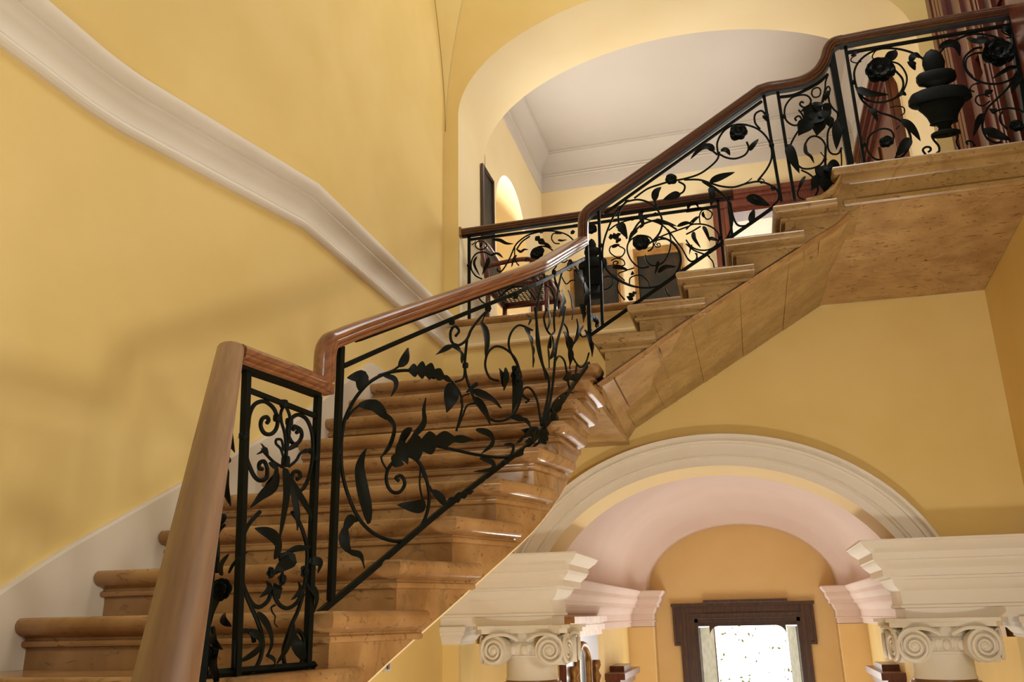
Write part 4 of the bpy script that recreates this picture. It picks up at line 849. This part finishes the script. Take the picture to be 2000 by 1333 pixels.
# far turn of the same balustrade
for pts in ([(650, 645), (622, 595), (640, 557), (668, 570), (680, 620), (660, 650)], [(660, 660), (640, 740), (625, 850), (640, 1000), (660, 1140), (690, 1270)], [(690, 660), (722, 682), (745, 760), (740, 880), (745, 960)], [(740, 590), (752, 640), (775, 700)], [(745, 960), (720, 980), (690, 940), (675, 870), (692, 810)], [(930, 925), (910, 960), (922, 992), (960, 982), (985, 950)], [(862, 547), (832, 542), (836, 510), (866, 510), (882, 542), (920, 580)], [(850, 520), (800, 560), (775, 640), (760, 740), (745, 860)], [(940, 600), (960, 760), (965, 900)], [(880, 560), (930, 640), (945, 760)]): b.scroll(cF, pts, .005)
for a, c, w, tt in (((560, 592), (640, 625), 34, 0), ((790, 690), (770, 870), 52, 2), ((830, 690), (855, 885), 60, 2), ((690, 800), (692, 960), 48, 0), ((725, 990), (705, 1150), 72, 2), ((810, 960), (840, 1200), 66, 2), ((885, 880), (870, 1040), 46, 0), ((960, 1000), (988, 1115), 54, 0), ((560, 850), (570, 920), 40, 0), ((890, 570), (925, 680), 70, 2), ((940, 640), (930, 800), 60, 2), ((900, 780), (930, 900), 50, 2), ((960, 870), (1040, 880), 40, 2)): b.leaf(cF, [a, c], w, tt)
b.flower(cF, (990, 905), 80, 5); b.collar(cF, (740, 575), .010, .02); b.collar(cF, (490, 725), .011, .022); b.collar(cF, (75, 895), .011, .022); b.collar(cF, (845, 505), .010, .02); b.collar(cF, (310, 805), .012, .03)
# ================= balustrade of the upper flight
B2 = thing('iron_balustrade', (-.2, 4.515, Z(1.45)), 'wrought iron balustrade with blossoms and ringed scrolls along the upper flight', 'balustrade')
u = Panel(B2, SU)
hp = [(1139, 478), (1139, 440), (1141, 424), (1150, 412), (1163, 402), (1230, 356), (1350, 272), (1482, 178), (1500, 172), (1540, 166), (1570, 158), (1595, 142), (1610, 120), (1616, 100), (1626, 86), (1645, 80)]
rp = [onY(x, y, 4.515) for x, y in hp]
full = [rp[0]]+smooth_pts(rp[1:5], 4)+rp[5:8]+smooth_pts(rp[8:], 4)
handrail(full, B2, 'shaded_rail_wood', sides=[Vector((0, -1, 0))]*len(full))
u.barpath('rail_plate', [p+Vector((.018, 0, -.034)) for p in full[3:]], .034, .008, 'rail_plate')
u.bar('post', PX, (1169, 402), (1177, 640), .016); u.bar('post', PX, (1491, 182), (1526, 394), .016); u.bar('post', PX, (1518, 175), (1552, 392), .016)
u.bar('newel_post', PX, (1621, 92), (1661, 322), .034); u.bar('corner_post', PX, (1146, 480), (1152, 660), .02)
u.bar('top_bar', PX, (1180, 418), (1488, 198), .014); u.bar('bottom_bar', PX, (1152, 656), (1511, 405), .016)
u.barpath('top_bar', smooth_pts([onY(x, y, 4.515) for x, y in [(1522, 190), (1550, 186), (1575, 175), (1600, 161), (1617, 145)]], 4), .012, .014)
for p in ((1507, 284), (1530, 228), (1173, 480), (1510, 368)): u.collar(PX, p, .013, .02)
for pts in ([(290, 538), (350, 528), (410, 545), (460, 590), (482, 650), (466, 710), (420, 760), (370, 785)], [(300, 530), (235, 590), (190, 680), (162, 770), (160, 860), (190, 920), (250, 970), (330, 1000), (420, 1005), (500, 980), (560, 920), (582, 850), (562, 790), (512, 745), (460, 730)], [(290, 530), (250, 590), (245, 650), (272, 690), (290, 740)], [(330, 520), (400, 470), (470, 445), (530, 428), (600, 415), (680, 390), (740, 350), (780, 310), (792, 270)], [(785, 285), (780, 220), (812, 160), (860, 127), (920, 120), (990, 140), (1040, 180), (1070, 235), (1075, 300), (1050, 360), (1000, 425)], [(790, 280), (830, 300), (880, 305), (930, 285), (950, 250), (940, 215)], [(1012, 145), (985, 110), (985, 66), (1018, 46), (1042, 66)], [(570, 430), (602, 450), (598, 482), (570, 502)], [(600, 420), (680, 420), (740, 437), (800, 455), (870, 460), (940, 440), (1010, 430), (1080, 455), (1112, 492), (1110, 530), (1080, 562)], [(700, 430), (760, 470), (820, 510), (850, 570), (862, 640), (850, 700), (820, 760)], [(850, 540), (866, 620), (890, 665), (930, 670), (960, 655)], [(720, 432), (800, 490), (845, 545)], [(455, 585), (440, 530)], [(780, 285), (750, 258)], [(300, 760), (330, 690), (370, 640), (450, 600)], [(330, 700), (380, 660), (470, 640), (560, 690)]): u.scroll(cN, pts, .0058)
u.scroll(cN, [(1000, 428), (1020, 415), (1035, 428), (1020, 440), (1010, 430)], .003); u.scroll(cN, [(925, 442), (950, 428), (968, 412)], .003)
u.flower(cN, (372, 770), 95, 6); u.flower(cN, (530, 428), 66, 5); u.flower(cN, (895, 175), 100, 6)
for pts, w in (([(250, 655), (265, 690), (292, 738)], 40), ([(955, 262), (980, 235), (1003, 200)], 26), ([(800, 258), (830, 268), (850, 288)], 26), ([(762, 265), (735, 248), (690, 258), (635, 308)], 34), ([(1042, 66), (1048, 104)], 28), ([(580, 498), (540, 512), (485, 530)], 32), ([(740, 432), (800, 412), (875, 380)], 32), ([(940, 512), (1000, 540), (1065, 562)], 44), ([(985, 505), (1000, 530), (1040, 550)], 30), ([(960, 652), (968, 620), (980, 580)], 28), ([(742, 462), (752, 510), (745, 565)], 30), ([(440, 535), (448, 495), (476, 460)], 32)): u.leaf(cN, pts, w)
# small panel over the curved ramp
for pts, r in (([(680, 405), (662, 395), (650, 418), (680, 440), (720, 425), (735, 382), (702, 346), (640, 345), (580, 370), (537, 430), (530, 500), (550, 550), (600, 580), (650, 570), (662, 532), (640, 507), (612, 525), (622, 545)], .0055), ([(740, 335), (750, 300), (790, 285), (812, 310), (800, 352), (760, 360), (740, 335)], .0045), ([(830, 400), (850, 310), (870, 276), (886, 300), (872, 340), (850, 372)], .0045), ([(868, 310), (880, 400), (910, 450), (945, 490), (930, 560), (882, 600), (865, 660), (870, 760), (900, 802), (950, 800), (975, 755)], .0055), ([(640, 460), (670, 500), (680, 560), (640, 620), (602, 680), (577, 740), (590, 800), (620, 870), (660, 912), (720, 920), (790, 900), (832, 860), (850, 800), (850, 740), (820, 690), (770, 665), (722, 680), (692, 730), (690, 790)], .0055), ([(850, 740), (848, 860), (850, 930)], .0065), ([(660, 930), (720, 960), (772, 1010), (790, 1080), (770, 1130)], .005), ([(690, 980), (660, 1040), (632, 1100), (640, 1140), (682, 1162)], .004), ([(870, 180), (850, 240), (845, 300), (820, 400), (800, 470)], .005), ([(770, 400), (740, 415), (800, 440)], .003), ([(970, 760), (975, 880), (960, 960)], .004), ([(810, 790), (835, 820), (860, 850)], .003)): u.scroll(cH, pts, r)
for pts, w in (([(800, 470), (720, 560), (636, 664)], 130), ([(790, 460), (800, 560), (780, 665)], 110), ([(810, 460), (860, 530), (895, 605)], 80), ([(780, 455), (720, 455), (655, 472)], 44), ([(830, 460), (860, 455), (880, 500)], 60), ([(800, 400), (790, 440), (810, 480)], 60), ([(556, 730), (590, 840), (645, 955)], 62), ([(850, 900), (800, 990), (740, 1090)], 90), ([(850, 890), (850, 1000), (845, 1110)], 110), ([(860, 900), (890, 960), (920, 1050)], 80), ([(868, 885), (915, 900), (968, 945)], 62), ([(960, 530), (940, 640), (935, 770)], 66), ([(690, 720), (695, 800), (735, 835), (760, 878)], 24), ([(840, 330), (860, 350), (845, 390)], 40), ([(690, 980), (660, 1040), (635, 1100)], 22)): u.leaf(cH, pts, w, 2 if w > 75 else 0)
# ================= balustrade of the landing
B3 = thing('iron_balustrade', (1.1, 4.515, Z(2.2545)), 'wrought iron landing balustrade with an urn between flower scrolls', 'balustrade')
g = Panel(B3, SU)
rp = [onY(x, y, 4.515) for x, y in [(1640, 82), (1700, 70), (1800, 52), (1900, 34), (1962, 24), (1985, 18), (2000, 8)]]
handrail(rp, B3, 'shaded_rail_wood', sides=[Vector((0, -1, 0))]*len(rp)); g.barpath('rail_plate', [p+Vector((0, 0, -.036)) for p in rp], .040, .008, 'rail_plate')
g.bar('post', cI, (200, 340), (352, 1272), .016); g.bar('newel_post', cI, (1500, 130), (1660, 1110), .036); g.bar('top_bar', cI, (225, 412), (1490, 195), .016)
g.collar(cI, (262, 645), .014, .02); g.collar(cI, (345, 1135), .014, .02)
for pts, r in (([(520, 560), (570, 540), (612, 570), (652, 622), (652, 690), (602, 760), (520, 795), (430, 800), (350, 770), (300, 700), (277, 620), (277, 550), (312, 480), (382, 420), (480, 382), (590, 380), (680, 397), (760, 427), (815, 462)], .0062), ([(545, 480), (620, 500), (670, 560), (685, 630), (652, 720), (600, 765)], .005), ([(285, 670), (340, 790), (450, 870), (560, 907), (640, 950), (692, 1010), (716, 1090), (692, 1170), (640, 1230), (590, 1232)], .0062), ([(375, 1135), (382, 1080), (432, 1030), (500, 1007), (560, 1022), (582, 1070), (562, 1112), (522, 1120)], .0055), ([(370, 1130), (382, 1190), (432, 1240), (485, 1252)], .0055), ([(330, 480), (290, 492), (252, 480), (252, 456), (290, 432)], .0035), ([(430, 470), (415, 440), (440, 400), (470, 388)], .0035), ([(552, 842), (610, 830), (660, 842), (666, 880), (640, 907)], .0035), ([(600, 1010), (625, 985)], .0035), ([(1000, 1055), (900, 1075), (895, 1095), (932, 1140), (938, 1180), (915, 1200)], .006), ([(852, 1190), (872, 1172), (862, 1152), (830, 1152), (810, 1175), (832, 1208)], .006), ([(1040, 1055), (1085, 1060), (1072, 1110), (1095, 1168)], .005), ([(1162, 1132), (1150, 1110), (1185, 1105), (1215, 1142)], .006), ([(925, 430), (1000, 352), (1100, 297), (1200, 266), (1320, 275), (1420, 310), (1500, 380), (1545, 470), (1550, 560), (1500, 620), (1400, 655), (1290, 650), (1200, 610), (1140, 540), (1127, 480), (1150, 430), (1212, 382), (1272, 372)], .0062), ([(1290, 412), (1205, 422), (1152, 462), (1150, 540), (1200, 600)], .005), ([(1560, 480), (1545, 560), (1480, 680), (1380, 780), (1312, 850), (1282, 930), (1277, 1010), (1310, 1080), (1370, 1115), (1420, 1112)], .0062), ([(1335, 792), (1270, 827), (1226, 800), (1230, 757), (1280, 740), (1332, 757)], .0045), ([(1362, 890), (1400, 862), (1480, 846), (1560, 860), (1620, 900)], .0055), ([(1470, 1010), (1420, 960), (1410, 912), (1432, 872)], .0055), ([(1252, 650), (1200, 664), (1180, 700), (1212, 720)], .004), ([(1420, 245), (1500, 290), (1460, 295)], .004)): g.scroll(cI, pts, r)
g.flower(cI, (470, 570), 230, 7); g.flower(cI, (1390, 430), 230, 7); g.flower(cI, (518, 1125), 105, 6); g.flower(cI, (1530, 1000), 110, 6)
for pts, w in (([(520, 480), (570, 440), (600, 392)], 62), ([(292, 690), (380, 745), (540, 742)], 56), ([(640, 935), (720, 1010), (792, 1104)], 46), ([(705, 1080), (660, 1160), (596, 1228)], 66), ([(395, 850), (430, 900), (456, 955)], 32), ([(790, 440), (735, 455), (710, 500)], 56), ([(715, 480), (720, 520), (752, 550)], 56), ([(1320, 300), (1230, 345), (1150, 295)], 76), ([(935, 375), (1010, 352), (1072, 372), (1100, 440)], 50), ([(1420, 238), (1460, 242), (1500, 285)], 46), ([(1540, 520), (1460, 560), (1350, 618)], 36), ([(1285, 890), (1240, 960), (1205, 1068)], 42), ([(1285, 1010), (1380, 1060), (1500, 1100)], 56), ([(1560, 560), (1540, 640), (1500, 730)], 48), ([(1300, 740), (1310, 720), (1302, 700)], 22), ([(1310, 740), (1335, 725), (1358, 705)], 22), ([(1350, 850), (1355, 890)], 46), ([(250, 440), (290, 425), (310, 415)], 24), ([(680, 740), (640, 745), (600, 770)], 36)): g.leaf(cI, pts, w)
UP = [(0, 4), (.03, 40), (.09, 70), (.17, 80), (.24, 70), (.27, 62), (.275, 120), (.30, 136), (.36, 140), (.40, 128), (.42, 90), (.45, 64), (.475, 64), (.478, 150), (.50, 190), (.56, 215), (.62, 218), (.635, 205), (.64, 165), (.68, 158), (.72, 135), (.78, 108), (.85, 92), (.865, 98), (.87, 60), (.91, 42), (.945, 50), (.955, 84), (.97, 100), (1.0, 102)]
g.urn(cI, (875, 385), (992, 1058), [(f, w*.93) for f, w in UP])
# ================= balustrade of the gallery behind
B4 = thing('iron_balustrade', (-.9, 5.80, Z(2.092)), 'wrought iron gallery railing with wooden rail, behind the upper flight under the arch', 'balustrade')
q = Panel(B4, SB)
rp = [onY(x, y, 5.80) for x, y in [(903, 455), (1000, 440.5), (1140, 420), (1300, 396), (1432, 378)]]
rp = [Vector((rp[0].x+(rp[-1].x-rp[0].x)*k/4, 5.80, rp[0].z+(rp[-1].z-rp[0].z)*k/4)) for k in range(5)]
handrail(rp, B4, 'shaded_rail_wood', sides=[Vector((0, -1, 0))]*5)
m = MB(); e = rp[0]; m.box((e.x-.05, 5.765, e.z-.032), (e.x, 5.835, e.z+.036)); m.build('rail_end_cap', 'gilt', B4)
q.barpath('rail_plate', off(rp, -.036), .04, .008, 'iron')
q.bar('post', cJ, (168, 165), (170, 1270), .02); q.bar('post', cL, (395, 370), (475, 1215), .018); q.bar('post', cL, (520, 350), (580, 860), .018)
q.bar('top_bar', cJ, (180, 245), (1540, 70), .018); q.bar('top_bar', cK, (0, 395), (1602, 175), .018); q.bar('top_bar', cL, (0, 530), (390, 470), .018); q.bar('bottom_bar', cJ, (170, 1262), (1602, 1095), .014)
for c_, p in ((cJ, (168, 570)), (cJ, (1070, 140)), (cK, (735, 300)), (cL, (425, 860))): q.collar(c_, p, .016, .024)
for pts, r in (([(320, 262), (380, 290), (380, 340), (330, 370), (270, 355), (246, 310), (270, 272), (320, 262)], .005), ([(200, 310), (232, 292), (250, 262)], .004), ([(470, 440), (440, 440), (380, 410), (330, 402), (260, 420), (212, 480), (192, 560), (202, 630), (252, 700), (330, 740)], .006), ([(518, 605), (530, 640), (572, 640), (620, 580), (680, 470), (740, 330), (800, 260), (900, 192), (1040, 150), (1150, 137), (1280, 147), (1400, 190), (1490, 270)], .006), ([(760, 372), (830, 272), (930, 202)], .006), ([(740, 330), (738, 440), (760, 530), (792, 572)], .005), ([(1300, 296), (1240, 290), (1202, 240), (1212, 182), (1262, 156)], .005), ([(960, 382), (1050, 332), (1150, 340), (1232, 402), (1272, 480), (1262, 570), (1212, 640)], .006), ([(888, 520), (870, 500), (890, 480), (922, 497)], .005), ([(1282, 470), (1312, 520), (1362, 530), (1402, 500)], .005), ([(280, 930), (300, 990), (352, 1040), (422, 1056)], .006), ([(400, 882), (470, 880), (532, 892), (552, 940), (540, 990)], .005), ([(560, 960), (640, 880), (742, 832), (842, 842), (905, 872), (960, 940), (1000, 1000)], .006), ([(880, 690), (960, 740), (1000, 800)], .005), ([(1320, 700), (1380, 800), (1440, 760), (1500, 750)], .005), ([(1380, 590), (1400, 630), (1440, 630), (1450, 590)], .004), ([(280, 930), (260, 860), (300, 800), (380, 770)], .005)): q.scroll(cJ, pts, r)
for pts, w in (([(440, 440), (530, 432), (595, 476)], 34), ([(262, 460), (240, 560), (300, 700)], 30), ([(410, 470), (400, 560), (330, 690)], 44), ([(460, 245), (560, 262), (640, 300), (725, 300)], 34), ([(760, 440), (735, 500), (700, 592)], 36), ([(768, 372), (820, 405), (862, 378), (910, 370)], 26), ([(1000, 210), (1080, 280), (1205, 350)], 62), ([(1280, 250), (1330, 268), (1392, 248)], 24), ([(610, 800), (660, 838), (722, 826)], 28), ([(870, 690), (930, 692), (1010, 722)], 40), ([(320, 280), (325, 320), (305, 345)], 30), ([(1400, 390), (1420, 400), (1430, 430)], 40), ([(1240, 160), (1280, 170), (1330, 175)], 34)): q.leaf(cJ, pts, w, 3 if w > 55 else 0)
q.flower(cJ, (1030, 430), 190, 6); q.flower(cJ, (1470, 165), 60, 5)
for pts, r in (([(440, 450), (520, 390), (602, 350), (730, 312), (860, 302), (980, 330), (1090, 372), (1170, 440), (1212, 530), (1216, 640), (1182, 760), (1120, 850), (1040, 890), (960, 880), (912, 820), (902, 760)], .006), ([(930, 710), (972, 690), (1000, 640), (990, 580), (940, 530), (850, 515), (762, 540), (692, 600), (672, 690), (702, 790), (762, 870), (850, 920), (950, 902)], .006), ([(1062, 640), (1040, 625), (1075, 612), (1085, 650), (1040, 660), (1015, 630), (1040, 590)], .004), ([(1000, 590), (1060, 545), (1160, 500), (1300, 450), (1440, 400)], .006), ([(1180, 440), (1290, 590), (1360, 680), (1440, 820), (1500, 835), (1545, 800), (1540, 750)], .006), ([(1000, 590), (1100, 560), (1200, 570), (1280, 630), (1340, 740), (1350, 850), (1310, 960), (1230, 1050), (1100, 1130), (960, 1165), (760, 1150), (600, 1080), (480, 1000)], .006), ([(560, 640), (640, 690), (620, 760), (560, 790), (480, 750), (450, 700), (470, 650), (520, 640)], .005), ([(540, 870), (560, 850), (530, 835), (500, 850), (510, 890), (570, 900), (640, 880), (620, 820), (540, 800), (470, 830)], .005), ([(380, 1040), (440, 1025), (490, 1060), (480, 1130), (430, 1180), (380, 1190)], .005), ([(700, 1130), (710, 1050), (780, 1015), (860, 1020), (930, 1090), (950, 1150)], .005), ([(570, 1050), (550, 1150), (570, 1230), (640, 1320)], .006), ([(1150, 1170), (1170, 1230), (1230, 1290), (1310, 1300)], .005), ([(640, 1080), (560, 1000), (640, 960), (760, 920)], .005)): q.scroll(cK, pts, r)
q.flower(cK, (850, 610), 220, 6); q.flower(cK, (232, 450), 150, 6)
for pts, w in (([(440, 540), (520, 530), (600, 490)], 60), ([(520, 530), (560, 580), (530, 610)], 60), ([(560, 380), (600, 450), (680, 540)], 70), ([(880, 190), (840, 270), (870, 380), (830, 430)], 44), ([(800, 450), (740, 500), (690, 590)], 44), ([(480, 660), (530, 650), (580, 625)], 36), ([(490, 910), (580, 920), (690, 950)], 46), ([(720, 990), (760, 1000)], 44), ([(700, 1330), (740, 1270), (790, 1220)], 90), ([(1010, 330), (1100, 350), (1300, 400)], 50), ([(1300, 400), (1400, 370), (1480, 360)], 40), ([(1060, 980), (1150, 920), (1290, 905)], 50), ([(1030, 860), (1060, 880), (1020, 1000)], 40)): q.leaf(cK, pts, w, 3 if w > 55 else 0)
for pts, r in (([(0, 760), (60, 702), (150, 690), (250, 702), (340, 742), (400, 810), (412, 880), (372, 960), (290, 1010), (200, 1020), (110, 1000), (42, 950), (0, 890)], .006), ([(0, 820), (80, 780), (182, 720)], .006), ([(175, 690), (168, 590), (200, 522), (260, 510), (322, 550), (312, 610), (262, 632), (230, 602)], .005), ([(0, 1100), (60, 1155), (120, 1140), (136, 1070), (110, 1060)], .005), ([(280, 1100), (332, 1160), (352, 1235)], .005), ([(0, 660), (60, 690), (120, 640), (168, 590)], .005), ([(0, 940), (100, 1020), (230, 1070), (300, 1100)], .006)): q.scroll(cL, pts, r)
for pts, w in (([(20, 500), (50, 455), (120, 440), (162, 500)], 40), ([(95, 790), (100, 880), (182, 990)], 44), ([(215, 720), (250, 800), (300, 915)], 44), ([(280, 870), (340, 890), (410, 900)], 46), ([(228, 610), (212, 570), (220, 535)], 30), ([(150, 600), (100, 650), (40, 680)], 30), ([(75, 950), (60, 1000), (40, 1075)], 20)): q.leaf(cL, pts, w)
UB2 = [(0, 4), (.03, 30), (.10, 52), (.15, 50), (.16, 70), (.19, 92), (.24, 96), (.28, 80), (.30, 60), (.33, 60), (.335, 130), (.38, 165), (.45, 175), (.50, 172), (.51, 140), (.58, 128), (.68, 105), (.78, 90), (.80, 60), (.86, 46), (.90, 60), (.93, 92), (1.0, 95)]
q.urn(cK, (225, 555), (262, 1300), UB2)
